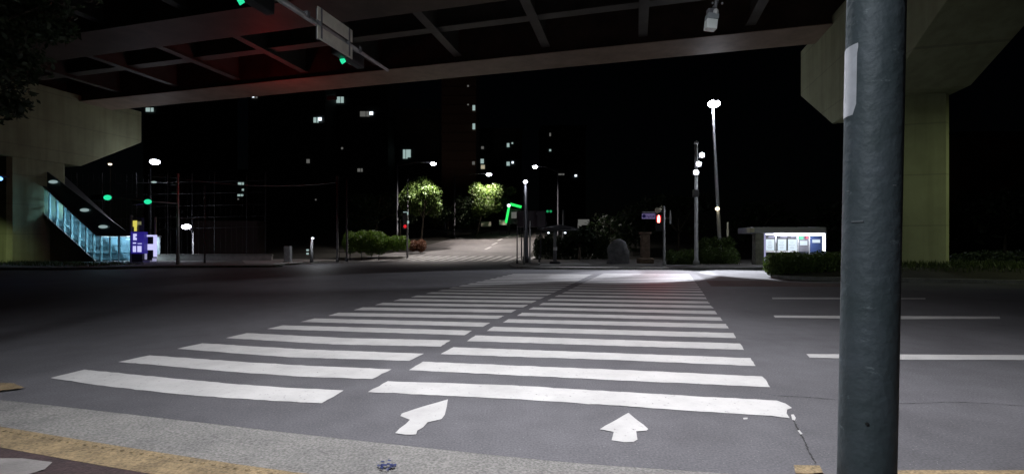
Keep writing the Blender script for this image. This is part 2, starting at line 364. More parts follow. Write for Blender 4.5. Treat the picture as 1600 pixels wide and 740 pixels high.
# zebra across the side road
zb = MB()
for k in range(17):
    x0 = -14.4+k*.95
    zb.poly([(x0, 44, .008), (x0+.5, 44, .008), (x0+.95, 46.4, .015), (x0+.45, 46.4, .015)])
    zb.poly([(x0+.45, 46.4, .03), (x0+.95, 46.4, .03), (x0+2.1, 51.5, hill(51.5)+.022), (x0+1.6, 51.5, hill(51.5)+.022)])
for Y in (60, 66, 72, 78):
    z0, z1 = hill(Y)+.022, hill(Y+3)+.022; x = np.interp(Y, [46, 75, 100], [-5, -2, 6])
    zb.poly([(x, Y, z0), (x+.3, Y, z0), (x+.9, Y+3, z1), (x+.6, Y+3, z1)])
struct(zb, 'side_road_markings', 'paint')
pl = MB(); sheet(pl, gps([(1082,424),(1140,423.5),(1212,422.6),(1206,430),(1196,437.5),(1130,437),(1102,436)]), .004); struct(pl, 'lamplit_tone_strip', mat('lamplit_road_tone', (.13, .13, .13), .85, noise=.3, scale=1.5))  # lamplit road surface, its brightness put into a paler colour
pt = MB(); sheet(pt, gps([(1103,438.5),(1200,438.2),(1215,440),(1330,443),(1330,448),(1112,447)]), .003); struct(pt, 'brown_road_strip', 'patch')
# cracks and blue stain, dirt line by the gutter
cr = MB()
def crack(pts, wd):
    pts = smooth(gps(pts), 10)
    for a, b in zip(pts, pts[1:]):
        a, b = Vector(a), Vector(b); d = (b-a).normalized(); nn = Vector((-d.y, d.x)); w0 = wd*random.uniform(.3, 1.3)
        off = nn*random.uniform(-.004, .004); cr.poly([(*(a+off-nn*w0), .0035), (*(b+off-nn*w0), .0035), (*(b+off+nn*w0*.6), .0035), (*(a+off+nn*w0*.6), .0035)])
crack([(1240,655),(1248,672),(1258,690),(1264,705),(1275,725)], .007); crack([(1215,618),(1245,619.5),(1270,621),(1305,624)], .008)
crack([(1305,624),(1400,630),(1500,628),(1600,634)], .006); crack([(1190,612),(1203,616),(1215,618)], .004)
struct(cr, 'road_cracks', 'dark')
# gutter, yellow strip, pavement
def band(a, b, za, zb, m, name):
    mb = MB(); n = 140
    def res(p):
        d = [0]
        for i in range(1, len(p)): d.append(d[-1]+math.dist(p[i], p[i-1]))
        t = np.linspace(0, d[-1], n); return np.interp(t, d, [q[0] for q in p]), np.interp(t, d, [q[1] for q in p])
    ax, ay = res(a); bx, by = res(b)
    for i in range(n): mb.v += [(ax[i], ay[i], za), (bx[i], by[i], zb)]
    for i in range(n-1): mb.f.append((2*i+1, 2*i+3, 2*i+2, 2*i))
    return struct(mb, name, m)
band(road_edge, gut_in, .012, .05, 'gutter', 'gutter')
band(gut_in, yel_in, .052, .07, 'yellow', 'tactile_paving')
tb = MB()
for k, (p, q) in enumerate(zip(gut_in, gut_in[1:])):
    if not (-4.5 < p[0] < 1.5): continue
    L_ = math.dist(p, q); p, q = Vector(p), Vector(q); d = (q-p).normalized(); nn = Vector((d.y, -d.x)); m_ = max(1, int(L_/.075))
    for i in range(m_):
        for j in range(3):
            c = p+d*(L_*(i+.5)/m_)+nn*(.06+.085*j)
            if -4 < c.x < 1.4 and c.y > 2.6: tb.ell((c.x, c.y, .06), (.016, .016, .005), 8, 4)
struct(tb, 'tactile_bumps', 'yellow')
dl = MB()
for a, b in zip(road_edge, road_edge[1:]):
    a, b = Vector(a), Vector(b); d = (b-a).normalized(); nn = Vector((-d.y, d.x)); w1, w2 = random.uniform(.003, .018), random.uniform(.003, .018)
    dl.poly([(*(a+nn*w1), .005), (*(a-nn*.004), .013), (*(b-nn*.004), .013), (*(b+nn*w2), .005)])
struct(dl, 'gutter_dirt', 'dark')
pv = MB(); pv.poly([(p[0], p[1], .068) for p in yel_in]+[(40, -50, .068), (-60, -50, .068)]); struct(pv, 'pavement', 'paving_red')
tl = MB(); sheet(tl, [tuple(gp(*p, .07)[:2]) for p in ((-60,735),(-10,716),(35,716),(82,722),(70,733),(20,748),(-40,760))], .074); struct(tl, 'paving_slab', 'paving')
yb = MB(); sheet(yb, gps([(-60,604),(0,600),(22,601),(38,608),(15,611),(-60,618)]), .02, .01)
sheet(yb, gps([(1240,729),(1281,730),(1286,741),(1262,743),(1243,742)]), .016, .004); sheet(yb, gps([(1385,737),(1600,737.5),(1900,740),(1900,760),(1380,760)]), .016, .004)
struct(yb, 'kerb_paint', 'yellow')
st = MB()
for k in range(34):
    c = gp(603+random.gauss(0, 9), 729+random.gauss(0, 4), .045); gp_z = .05; r = random.uniform(.003, .016); st.poly([(c.x+r*math.cos(a)*random.uniform(.6, 1.2), c.y+r*math.sin(a)*.8, gp_z+k*.0003) for a in [i*.7 for i in range(9)]])
struct(st, 'spray_mark', 'blue')
st = MB(); c = gp(340, 700, .03); st.poly([(c.x+.018*math.cos(i*.7), c.y+.012*math.sin(i*.7), .034) for i in range(9)]); struct(st, 'gutter_hole', 'dark')

# far pavements with kerbs
def pavement(name, pts, m='paving', h=.13, kerb=True):
    mb = MB(); mb.prism(pts, -.05, h); struct(mb, name, m)
    if kerb:
        kb = MB(); n = len(pts)
        for i in range(n):
            a, b = Vector(pts[i]), Vector(pts[(i+1) % n])
            if (a.y > 47 and b.y > 47) or (b-a).length < .02: continue
            d = (b-a).normalized(); kb.box(((a.x+b.x)/2, (a.y+b.y)/2, h/2), ((b-a).length+.05, .16, h+.02), (d.x, d.y, 0))
        struct(kb, name+'_kerb', 'kerb')
right_far = smooth(gps([(797,413.5),(800,417),(812,419.5),(840,420.5),(900,421),(1000,421.3),(1100,421.5),(1210,421.6)])+[(25, 26.6), (60, 17), (160, -9)], 4)
pavement('plaza_pavement', right_far+[(160, 46.4), (2.2, 46.4), (.3, 43)], 'paving')
left_far = smooth([(-160, 62), (-70, 38.5), (-40, 31)]+gps([(60,421.5),(250,418.5),(430,417)])+[(-17.5, 34.5), (-16.8, 38), (-16.6, 43), (-16.9, 46.2)], 4)
pavement('left_pavement', left_far+[(-160, 46.2)] if False else left_far+[(-160, 80), ], 'paving')
lp = MB(); sheet(lp, [(-16.6, 36), (-16.9, 45.9), (-26, 45.5), (-20, 35.5)], .136); struct(lp, 'light_pool_tone', 'paving_light')  # paler sheet stands in for the pool of lamplight on the pavement
isl = smooth([(14.9, 27.2), (13.3, 24.4), (11.9, 21.6), (12.6, 20.4), (14.2, 19.9), (20, 18.2), (60, 8), (150, -16), (150, -6), (60, 17.5), (22, 27.2), (17, 28.5), (15.6, 28.2), (14.9, 27.2)], 4)
kb = MB(); kb.prism(isl, -.05, .16); struct(kb, 'median_kerb', 'kerb')
cen = [(13.2, 24.5), (60, 12.5), (150, -11)]
bm_ = MB(); n = len(isl)
for q, z in ((.94, .165), (.6, .5), (.2, .6)):
    for p in isl:
        cy = 27.9-.2627*p[0]; cx = 14.2+(p[0]-14.2)*1.0; cy = 24.3-.2627*(p[0]-14.0)
        x = p[0] if p[0] > 15 else 15+(p[0]-15)*q
        bm_.v.append((x, cy+(p[1]-cy)*q, z))
for k in (0, 1):
    for i in range(n-1): bm_.f.append((k*n+i, k*n+i+1, (k+1)*n+i+1, (k+1)*n+i))
bm_.f.append(tuple(range(2*n, 3*n-1)))
struct(bm_, 'median_earth', 'soil')
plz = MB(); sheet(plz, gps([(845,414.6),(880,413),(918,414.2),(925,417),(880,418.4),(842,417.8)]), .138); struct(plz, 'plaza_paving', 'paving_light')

# ------------------------------------------------------------------ overpass
ZG = 14.35; P0 = Vector((19.5, 30.2, 0))
def ov(s, t, z): return P0+U*s+V*t+Vector((0, 0, z))
ovp = empty('overpass', (P0.x, P0.y, ZG), 'long steel girder overpass crossing the whole top of the view above the road', 'overpass')
def ubox(mb, s0, s1, t0, t1, z0, z1): mb.box(ov((s0+s1)/2, (t0+t1)/2, (z0+z1)/2), (abs(s1-s0), abs(t1-t0), z1-z0), U, -V); return mb
ubox(MB(), -150, 150, -24, 1.6, 16.8, 17.3).build('deck', 'soffit', ovp)
ubox(MB(), -150, 150, 1.3, 1.6, 17.302, 18.3).build('parapet', 'concrete', ovp)
for t in (-1.4, -11.5, -21):
    gd = MB(); ubox(gd, -150, 150, t-1.2, t+1.2, ZG+.06, 16.79); gd.build('girder', 'steel', ovp)
    fl = MB(); ubox(fl, -150, 150, t-1.4, t+1.4, ZG, ZG+.055); fl.build('flange', 'steel_lit' if t > -5 else 'steel', ovp)  # far flange coloured paler as lamplit, the nearer ones darker as shaded
sb = [MB() for _ in range(2)]
for t, w_, mb in ((-6.3, .35, sb[0]), (-16.3, .35, sb[1])):
    ubox(mb, -150, 150, t-.12, t+.12, 15.2, 16.78); ubox(mb, -150, 150, t-w_, t+w_, 15.1, 15.195); mb.build('stringer', 'brace', ovp)
for k in range(-8, 18):
    s = 4.5+k*6.3
    mb = MB(); ubox(mb, s-.05, s+.05, -19.7, -2.65, 14.9, 16.77); ubox(mb, s-.28, s+.28, -19.7, -2.65, 14.82, 14.895)
    mb.build('cross_beam', 'brace', ovp)
glow_head = MB().box(ov(36.2, 1.0, ZG-.35), (.9, .2, .34), U).build('signal_head', 'black', ovp, bevel=.03)  # head added to the girder to carry the red glow
MB().box(ov(36.5, 1.12, ZG-.35), (.22, .03, .22), U).build('lens', 'redd', glow_head)
light('POINT', ov(37.5, -4.5, ZG-3.2), 130, (1, .03, .03), glow_head, .2)  # added red light for the underside, set apart from the head
# piers
def pier(base, label, W=3.0):
    # base = near-left corner of the shaft
    r = empty('overpass_pier', (base[0], base[1], 0), label, 'pier', 'hammerhead piers of the overpass'); b = Vector((base[0], base[1], 0))
    def q(a, t, z): return b-U*a+V*t+Vector((0, 0, z))
    L = 4.0
    sh = MB(); pts = [(0, .25), (.25, 0), (W-.25, 0), (W, .25), (W, L-.25), (W-.25, L), (.25, L), (0, L-.25)]
    sh.prism([tuple(q(a, t, 0)[:2]) for a, t in pts], 0, 8.6); sh.build('shaft', 'concrete', r)
    cp = MB(); prof = [(-9, 12.1), (-1.0, 8.6), (5.0, 8.6), (10.4, 11.86), (10.4, 14.93), (-9, 14.93)]; i = 0
    for a in (-.15, W+.15): cp.v += [tuple(q(a, t, z)) for t, z in prof]
    m = len(prof); cp.f += [tuple(range(m))[::-1], tuple(range(m, 2*m))]+[(k, (k+1) % m, m+(k+1) % m, m+k) for k in range(m)]
    o = cp.build('pier_cap', 'concrete', r, bevel=.04); return r
pR = pier((17.6, 22.8), 'pale green concrete pier right of the thick near pole, in a grassy median')
sh = U*64.2
pL = pier((17.6+sh.x, 22.8+sh.y), 'pale green pier at the left edge, in front of the glass stairway', 4.6)

# ------------------------------------------------------------------ lamps
def mast_lamp(base, h, head, label, rad=.11, power=2500, col=(.85, .9, 1), aim=None, cone=150, armoff=(0, 0), headname='lamp_head', bulb='lamp', group='street lamps lit at night', m='galvd', hr=.16, blend=.6, lname='street_lamp'):
    b = Vector(base); r = empty(lname, b, label, 'street lamp', group)
    hd = Vector(head); top = Vector((b.x, b.y, b.z+h))
    if abs(hd.x-b.x) < .8 and abs(hd.y-b.y) < .5: top = Vector((hd.x, b.y, b.z+h))
    MB().tube([b, b+Vector((0, 0, .5)), b+Vector((0, 0, .52)), top], [rad*1.5, rad*1.5, rad, rad*.6], 10).build('pole', m, r, True)
    if (hd.xy-top.xy).length > .3: MB().tube([top-Vector((0, 0, .3)), top.lerp(hd, .5)+Vector((0, 0, .15)), hd+Vector((0, 0, .1))], rad*.45, 8).build('arm', m, r, True)
    d = (hd-top); d.z = 0; d = d.normalized() if d.length > .1 else Vector((0, -1, 0))
    hm = MB(); hm.box(hd+Vector((0, 0, .09)), (.75, .3, .1), d); hm.build('lamp_head', m, r, bevel=.03)
    MB().ell(hd-Vector((0, 0, .06)), (hr*1.3, hr*1.1, hr*.75)).build('bulb', bulb, r, True)
    if power: light('SPOT', hd-Vector((0, 0, .3)), power, col, r, .12, aim or (hd.x, hd.y, 0), cone, blend)
    return r
def ground_z(Y): return hill(Y) if Y > 46 else .13
# the lamp that lights the near road stands on the thick near pole
def near_pole():
    r = empty('lamp_pole', (1.215, 1.6, .06), 'thick grey steel lamp pole close to the viewer, scuffed, with a peeled pale sticker', 'lamp pole')
    b = Vector((1.2, 1.622, .07)); t = Vector((1.352, 1.622, 7.6)); R0 = .083
    pts = [b.lerp(t, k) for k in (0, .1, .2, .3, .5, 1)]
    MB().tube([b+Vector((0, 0, -.02)), b+Vector((0, 0, .03))], [.2, .2], 24).build('base_plate', 'galvd', r)
    M['pole_paint'] = pm = mat('pole_paint', (.085, .105, .118), .6, .1, col2=(.055, .075, .08), noise=.3, scale=6, bump=.3, bscale=30)
    n = pm.node_tree; L = n.links; bs = n.nodes['Principled BSDF']; tc = n.nodes['Texture Coordinate']
    mp = n.nodes.new('ShaderNodeMapping'); mp.inputs['Scale'].default_value = (7, 7, 16); L.new(tc.outputs['Object'], mp.inputs[0])
    t2 = n.nodes.new('ShaderNodeTexNoise'); t2.inputs['Scale'].default_value = 1.3; t2.inputs['Detail'].default_value = 7; t2.inputs['Roughness'].default_value = .7; L.new(mp.outputs[0], t2.inputs[0])
    rr = n.nodes.new('ShaderNodeValToRGB'); rr.color_ramp.elements[0].position = .62; rr.color_ramp.elements[1].position = .7; L.new(t2.outputs['Fac'], rr.inputs[0])
    x = n.nodes.new('ShaderNodeMix'); x.data_type = 'RGBA'; x.inputs[7].default_value = (.2, .24, .25, 1); L.new(rr.outputs[0], x.inputs[0])
    src = bs.inputs['Base Color'].links[0].from_socket; L.new(src, x.inputs[6]); L.new(x.outputs[2], bs.inputs['Base Color'])
    MB().tube(pts, [R0]*5+[.07], 48).build('pole', 'pole_paint', r, True)
    # sticker on the left flank of the pole, 10 degrees wide
    s = MB(); A = []
    for k in range(15):
        z = EYE+(CY-58)/F*1.55-(k/14)*((172-58)/F*1.55); u = (z-b.z)/(t.z-b.z); c = b.lerp(t, u)
        a1 = R(199 + (2 if k < 2 else 0) - (8 if k == 14 else 4 if k == 13 else 0)); a0 = R(146)
        for q in range(6):
            a = a0+(a1-a0)*q/5; s.v.append((c.x+(R0+.0015)*math.cos(a), c.y+(R0+.0015)*math.sin(a), z))
    for k in range(14):
        for q in range(5): s.f.append((k*6+q, (k+1)*6+q, (k+1)*6+q+1, k*6+q+1))
    s.build('sticker', mat('sticker', (.55, .57, .6), .6, noise=.1, scale=20), r, True)
    # bolt hole low on the pole
    MB().ell((1.21-.0836*.59+.006, 1.622-.0836*.8, EYE-(663-CY)/F*1.55), (.006, .006, .006)).build('bolt', 'dark', r)
    for (px, py, ln) in ((1345, 345, .035), (1330, 295, .012), (1398, 290, .012)):
        z = EYE+(CY-py)/F*1.55; xc = 1.21+(z-.72)*.0198; a = math.asin(max(-1, min(1, (px-1364)/46)))+R(-37.25)
        q = MB(); q.box((xc+.0836*math.sin(a), 1.622-.0836*math.cos(a), z), (ln, .001, .004), (math.cos(a), math.sin(a), 0)); q.build('scratch', mat('scratch_metal', (.16, .18, .19), .5), r)
    MB().tube([t-Vector((0, 0, .1)), t+Vector((-.1, .9, .35)), t+Vector((-.3, 2.6, .55))], [.05, .04, .035], 10).build('arm', 'galvd', r, True)
    h = t+Vector((-.35, 2.9, .5)); MB().box(h+Vector((0, 0, .06)), (.8, .32, .1), (0, 1, 0)).build('lamp_head', 'galvd', r, bevel=.03)
    MB().box(h, (.5, .24, .02), (0, 1, 0)).build('bulb', 'lamp', r)
    light('SPOT', h-Vector((0, 0, .06)), NEAR_P, (.95, .94, 1), r, .25, (.9, 6.3, 0), 118, .9)
    return r
NEAR_P = 6800
near_pole()

gb = gp(1125, 418)
tall = mast_lamp((at(1125.5, 0, 36.5)[0], 36.5, .13), 12.1, (at(1115.5, 161, 36.3)), 'tall slim street lamp with the brightest white light, left of the bus shelter', rad=.15, power=4200, aim=(13, 33, 0), cone=135, hr=.36, blend=.8, m='galv')
MB().ell(at(1121, 326, 36.3), (.16, .14, .14)).build('side_lamp', 'lampw', tall, True)
# three-headed floodlight mast
fm = empty('floodlight_mast', (at(1088, 418, 33)[0], 33, .13), 'grey mast with three stacked white floodlights, right of the red pedestrian signal', 'floodlight mast')
b = Vector((at(1088, 418, 33)[0], 33, .13)); tp = at(1088, 224, 33)
MB().tube([b, b+Vector((0, 0, .3)), b+Vector((0, 0, .32)), tp], [.24, .2, .14, .1], 12).build('pole', 'galv', fm, True)
MB().ell(tp+Vector((0, 0, .02)), (.16, .16, .14)).build('pole_cap', 'galv', fm, True)
for k, (x, y) in enumerate(((1097, 242), (1092, 256), (1088, 269))):
    p = at(x, y, 32.6); hb = MB(); hb.box(p+Vector((.02, .16, 0)), (.42, .2, .34)); o = hb.build('floodlight', 'galvd', fm, bevel=.02)
    MB().tube([p+Vector((.02, .2, 0)), Vector((b.x, 33, p.z))], .03, 6).build('bracket', 'galvd', o)
    MB().ell(p, (.16, .09, .15)).build('bulb', 'lamp', o, True)
for ax_, y_ in ((2.2, 242), (7.6, 256), (13.0, 269)): light('SPOT', at(1092, y_, 32.2), 13000, (.88, .9, 1), fm, .1, (ax_, 25.6, 0), 36, .25)
MB().box(at(1087, 302, 32.8), (.34, .3, .5)).build('junction_box', 'galvd', fm)

mast_lamp((-13.8, 57, hill(57)), 10.6, at(677, 255, 57), 'street lamp over the lit roadside tree, leftmost of the hill road lamps', power=8500, cone=138, hr=.26, m='darkm', col=(1, .92, .88))
mast_lamp((-9.2, 76, hill(76)), 10.0, at(764, 272, 75), 'street lamp farthest up the hill road, its light above the second lit tree', power=16000, cone=138, hr=.32, m='darkm', col=(1, .88, .82))
mast_lamp((6.2, 64, hill(64)), 10.3, at(836, 260, 62), 'street lamp on the right side of the hill road, highest right of the dark pole', power=5000, cone=138, hr=.26, m='darkm', col=(1, .92, .88))
mast_lamp((at(822, 0, 37)[0], 37, .13), 6.3, at(821, 283, 36.8), 'thick dark pole with a small white lamp on the plaza corner', rad=.19, power=30, cone=110, hr=.13, m='darkm')
mast_lamp((-37, 48.5, .0), 9.7, at(242, 252, 46), 'street lamp above the green traffic lights on the left', power=500, cone=120, hr=.34, m='darkm')
mast_lamp((-30.3, 45, .13), 2.6, at(291, 353, 44.5), 'low lamp right of the thin signal mast, near the long fence', power=220, cone=160, hr=.3, rad=.06)
mast_lamp((-78, 92, 4.2), 14, at(172, 256, 90), 'small far lamp above the glass stairway roof', power=0, hr=.25, bulb='lampw')
mast_lamp((-24, 21.4, .0), 4.9, at(-3, 277, 21.4), 'small blue lamp at the left edge of the view', power=15, col=(.2, .4, 1), hr=.13, bulb='bluelamp', m='darkm')
mast_lamp((at(672, 0, 95)[0]+3, 95, hill(95)), 4.5, at(729, 321, 95), 'tiny white lamp among the dark trees on the left of the hill road', power=0, hr=.13, bulb='lamp')
# warm lamps that light the piers from beside their feet (outside the picture)
mast_lamp((29.5, 14.8, .1), 6.5, (28, 15.5, 6.5), 'park lamp beside the right median, beyond the right edge', power=900, col=(.9, 1, .6), aim=(20.5, 22, 1.5), cone=80, bulb='lampw', blend=.9)
mast_lamp((-37.6, 30.5, .13), 3.6, (-37.7, 30.8, 3.5), 'park lamp beside the left pier, beyond the left edge', power=520, col=(.85, 1, .55), aim=(-43, 40, 0.2), cone=42, bulb='lampw', blend=.9)
mast_lamp((-6.5, -4, .07), 7.6, (-5.6, -3.2, 7.4), 'street lamp behind the viewer on the near pavement', power=2000, col=(.86, .92, 1), aim=(-1, 5, 0), cone=102, blend=.8)

# ------------------------------------------------------------------ trees and hedges
def tree(base, h, r, crown, label, name='street_tree', m='leaf', group='roadside trees', trunk_r=.14, size=.16, count=2600, blobs=9, flat=.75):
    b = Vector(base); t = empty(name, b, label, 'tree', group); cc = Vector(crown)
    MB().tube([b, b.lerp(cc, .4)+Vector((.05, 0, 0)), cc], [trunk_r, trunk_r*.75, trunk_r*.3], 8).build('trunk', 'bark', t, True)
    for k in range(4):
        a = k*1.6+.4; s0 = b.lerp(cc, .6); e = cc+Vector((math.cos(a)*r*.6, math.sin(a)*r*.6, r*.15*(k-1)))
        MB().tube([s0, s0.lerp(e, .6)+Vector((0, 0, .2)), e], [trunk_r*.4, trunk_r*.25, .02], 6).build('limb', 'bark', t, True)
    mb = MB()
    for k in range(blobs):
        a = random.uniform(0, 6.3); q = random.uniform(.25, .75); c = cc+Vector((math.cos(a)*r*q, math.sin(a)*r*q, random.uniform(-.6, .6)*r*flat))
        rr = r*random.uniform(.28, .5); mb.leaves(c, (rr, rr, rr*flat), count//blobs, size)
    mb.build('crown', m, t); return t
tree((at(656, 0, 59)[0], 59, hill(59)), 8, 3.2, at(664, 308, 59.5), 'bright green roadside tree under the leftmost hill road lamp', count=9000, size=.17, blobs=16, flat=.9)
tree((at(744, 0, 78)[0], 78, hill(78)), 8, 3.2, at(757, 314, 77), 'green tree under the farthest hill road lamp', count=6500, blobs=13, flat=.9)
tree((at(795, 0, 88)[0], 88, hill(88)), 8, 3.6, at(785, 312, 88), 'wide dim green tree behind the green neon sign', count=4000, size=.2)
for i, (x, y, Y, r) in enumerate(((588, 325, 66, 4.5), (700, 330, 80, 4.5), (725, 335, 90, 4), (625, 320, 72, 4.5), (560, 330, 75, 5))):
    tree((at(x, 0, Y)[0], Y, hill(Y)), 8, r, at(x, y, Y), ['dark tree behind the clipped green mound', 'dark tree between the two lit trees on the hill road', 'dark tree left of the cream banners', 'dark tree just left of the bright lit tree', 'dark tree left of the hedge mound, behind two dark poles'][i], m='leafd', name='dark_tree', count=3000, size=.25, group='dark trees by the hill road')
for i, (x, y, Y, r) in enumerate(((905, 372, 44, 1.7), (960, 345, 58, 5), (1060, 340, 52, 4), (1180, 350, 50, 4), (1340, 340, 48, 4.5), (1480, 345, 46, 4.5), (1570, 335, 44, 5))):
    tree((at(x, 0, Y)[0], Y, ground_z(Y)), 8, r, at(x, y, Y), ['low dark shrubby tree behind the parasol base', 'black tree mass behind the standing stone', 'black tree behind the red pedestrian signal', 'black tree behind the tall street lamp', 'dark tree behind the bus shelter', 'dark tree just right of the right pier', 'dark tree at the right edge behind the median'][i], m='leafd', name='dark_tree', count=2200, size=.28, group='dark trees behind the plaza')
def hedge(name, boxes, label, m='leafd', size=.07, dens=500, cat='hedge'):
    mb = MB(); core = MB()
    for (c, r, cnt) in boxes: mb.leaves(c, r, cnt, size)
    o = mb.build(name, m); return tag(o, label, cat)
def hb(x0, x1, y0, y1, Y, dep, cnt, k=6):
    out = []
    for i in range(k):
        x = x0+(x1-x0)*(i+.5)/k; c = at(x, (y0+y1)/2+random.uniform(-1, 1), Y+random.uniform(-.2, .2)*dep); rx = (x1-x0)/k/F*Y*.72; rz = (y1-y0)/2/F*Y*random.uniform(.95, 1.2); out.append((c, (rx, dep, rz), cnt//k))
    return out
hedge('clipped_hedge', hb(540, 602, 361, 397, 50, 1.7, 13000, 4)+hb(585, 637, 367, 391, 50.5, 1.5, 9000, 4)+hb(560, 590, 359, 380, 50.5, 1.4, 3000, 2), 'rounded bright green hedge mound on the far left corner, left of the hill road', leaf_mat('lit_mound_green', (.05, .1, .01), (.17, .3, .04)), .08)  # leaf colour raised to stand in for lamplight on the mound
hedge('bush', hb(640, 664, 374, 392, 55, .9, 2500, 2), 'reddish brown bush at the foot of the lit tree', 'leafr', .09)
hedge('hedge', hb(1042, 1086, 390, 420, 34.5, .9, 5000, 4), 'dark green clipped hedge between the pedestrian signal and the floodlight mast', 'leaf', .06)
hedge('hedge', hb(1090, 1150, 386, 420, 35, 1.0, 7000, 5), 'dark green hedge at the foot of the tall street lamp', 'leaf', .06)
hedge('bush', hb(1095, 1145, 370, 395, 36.5, .6, 2500, 3), 'loose taller shrub behind the hedge by the tall street lamp', 'leaf', .09, cat='bush')
hedge('hedge', hb(1203, 1335, 393, 433, 21.6, .9, 26000, 9), 'dark leafy hedge in the median, in front of the bus shelter', 'leaf', .05)
hedge('hedge', hb(1500, 1720, 392, 425, 24, 1.2, 9000, 8), 'low dark hedge in the median right of the right pier', 'leafd', .08)
hedge('hedge', hb(836, 950, 366, 408, 47.2, .8, 16000, 8), 'dark bank of shrubs on the plaza between the parasol and the standing stone', 'leafd', .1)
# grass on the median and round the left pier
gr = MB()
for k in range(9000):
    if k % 3 == 0: X = random.uniform(-52, -27); Y = 33+(-X-34)*.28+random.uniform(-1, 4); z = .13
    else: X = random.uniform(14.5, 34); Y = 21.0-(X-14)*.262+random.uniform(0, 4.5); z = .17+.43*min(1, max(0, (Y-(20.3-(X-14)*.262))/2.0))
    a = random.uniform(0, 3.14); h = random.uniform(.08, .28); wd = .03; i = len(gr.v)
    gr.v += [(X-wd*math.cos(a), Y-wd*math.sin(a), z-.03), (X+wd*math.cos(a), Y+wd*math.sin(a), z-.03), (X+random.uniform(-.1, .1), Y+random.uniform(-.1, .1), z+h)]; gr.f.append((i, i+1, i+2))
tag(gr.build('grass', 'grass'), 'rough grass growing on the median and round the piers', 'grass', kind='stuff')
# near left tree whose leaves hang into the top left corner
nt_ = empty('street_tree', (-10.6, 7.6, .1), 'large leafy tree hanging into the top left corner', 'tree')
MB().tube([(-10.6, 7.6, .07), (-10.4, 7.7, 2.5), (-10.0, 7.9, 5.2)], [.2, .17, .1], 12).build('trunk', 'bark', nt_, True)
mb = MB()
for (x, y, r) in ((-40, 20, .9), (20, 30, .75), (60, 12, .55), (-30, 90, .9), (25, 95, .55), (88, 48, .35), (-20, 150, .7), (15, 165, .3), (-90, 60, 1.3), (40, -60, 1.2), (-60, -120, 1.5)):
    mb.leaves(at(x, y, 8+random.uniform(-.5, .5)), (r, r*.8, r*.7), int(900*r), .055)
mb.build('crown', 'leafd', nt_)
for (x, y) in ((60, 12), (20, 95), (40, -60)): MB().tube([(-10.2, 7.8, 3.9), at(-60, (y+70)/1.4, 7.9), at(x, y, 8)], [.06, .035, .01], 6).build('limb', 'bark', nt_, True)

# ------------------------------------------------------------------ near signal mast with arm over the road
def near_arm():
    A = at(440, 0, 8.72); T = at(606, 110, 12.2); d = (A-T).normalized(); d.z = 0; E = Vector((A.x, A.y, T.z))+d*8.2; E.z = T.z
    A.z = T.z
    r = empty('signal_mast', (E.x, E.y, .07), 'pale signal mast arm over the near road, carrying a double sign plate', 'signal mast')
    MB().tube([(E.x, E.y, .07), (E.x, E.y, T.z+.5)], [.14, .1], 16).build('pole', 'galv', r, True)
    MB().tube([E, A, T], [.085, .06, .035], 14).build('arm', 'galv', r, True)
    def on(xpx):       # point of the arm seen at a given column
        k = (xpx-CX)/F; s = (k*T.y-T.x)/(d.x-k*d.y); return T+d*s
    p0, p1 = on(490), on(545); ln = (p1-p0).length; mid = (p0+p1)/2; n = Vector((d.y, -d.x, 0))
    for s in (1, -1):
        mb = MB(); mb.box(mid+n*(-.09)+Vector((0, 0, .19*s-.02)), (ln, .02, .27), d, n.cross(Vector((0, 0, 1))).cross(d) if False else None)
        mb.build('sign_plate', 'plate', r, bevel=.006)
    for q in (.1, .9):
        c = p0.lerp(p1, q); MB().box(c+n*-.045, (.05, .12, .62), d).build('bracket', 'galvd', r)
    for q in (on(478), on(560)): MB().box(q+Vector((0, 0, .03)), (.08, .14, .12), d).build('clamp', 'galvd', r)
    for (x, y, dz) in ((537, 96, 0), (378, 3, 0)):
        # vehicle signal heads hanging below the arm, seen from behind and the side
        Y = on(560).y if x > 500 else on(430).y
        c = at(x, y, Y-.1); hd = MB(); hd.box(c+Vector((.06, .14, .2)), (1.0, .2, .3), d); o = hd.build('signal_head', 'black', r, bevel=.03)
        MB().tube([c+Vector((.03, 0, .03)), c+Vector((-.05, -.03, -.02))], [.04, .06], 14).build('lens', 'green', o, True)
        a = on(560) if x > 500 else on(430); MB().tube([c+Vector((.06, .14, .3)), a], .02, 6).build('hanger', 'galvd', o)
near_arm()

# camera unit hanging below the deck
def hang_cam():
    Y = 9.0; p = at(1112, 28, Y); r = empty('hanging_camera', p, 'pale traffic camera hanging on a rod in front of the overpass girder', 'camera')
    a = at(1120, 4, Y); t = Vector((a.x+.05, Y, 7.35))
    MB().tube([at(1116, 14, Y), a, t], [.05, .04, .04], 12).build('rod', 'galvd', r, True)
    MB().tube([t, Vector((1.25, 1.7, 7.35))], .04, 10).build('arm', 'galvd', r, True)
    for x in (-.09, .09): MB().ell(a+Vector((x, -.03, -.03)), .02).build('bolt', 'galv', r)
    MB().box(at(1110.5, 19, Y), (.13, .12, .1)).build('mount', 'galvd', r, bevel=.015)
    MB().box(at(1110.5, 39.3, Y), (.2, .16, .19), (1, 0, -.12)).build('camera_housing', mat('camera_shell', (.75, .8, .77), .4), r, bevel=.012)
    MB().box(at(1112.3, 27.5, Y-.02), (.205, .18, .1), (1, 0, -.12)).build('hood', mat('camera_hood', (.3, .33, .34), .5), r, bevel=.012)
    MB().ell(at(1118.5, 19, Y-.08), (.05, .05, .065)).build('dome', 'white', r, True)
hang_cam()

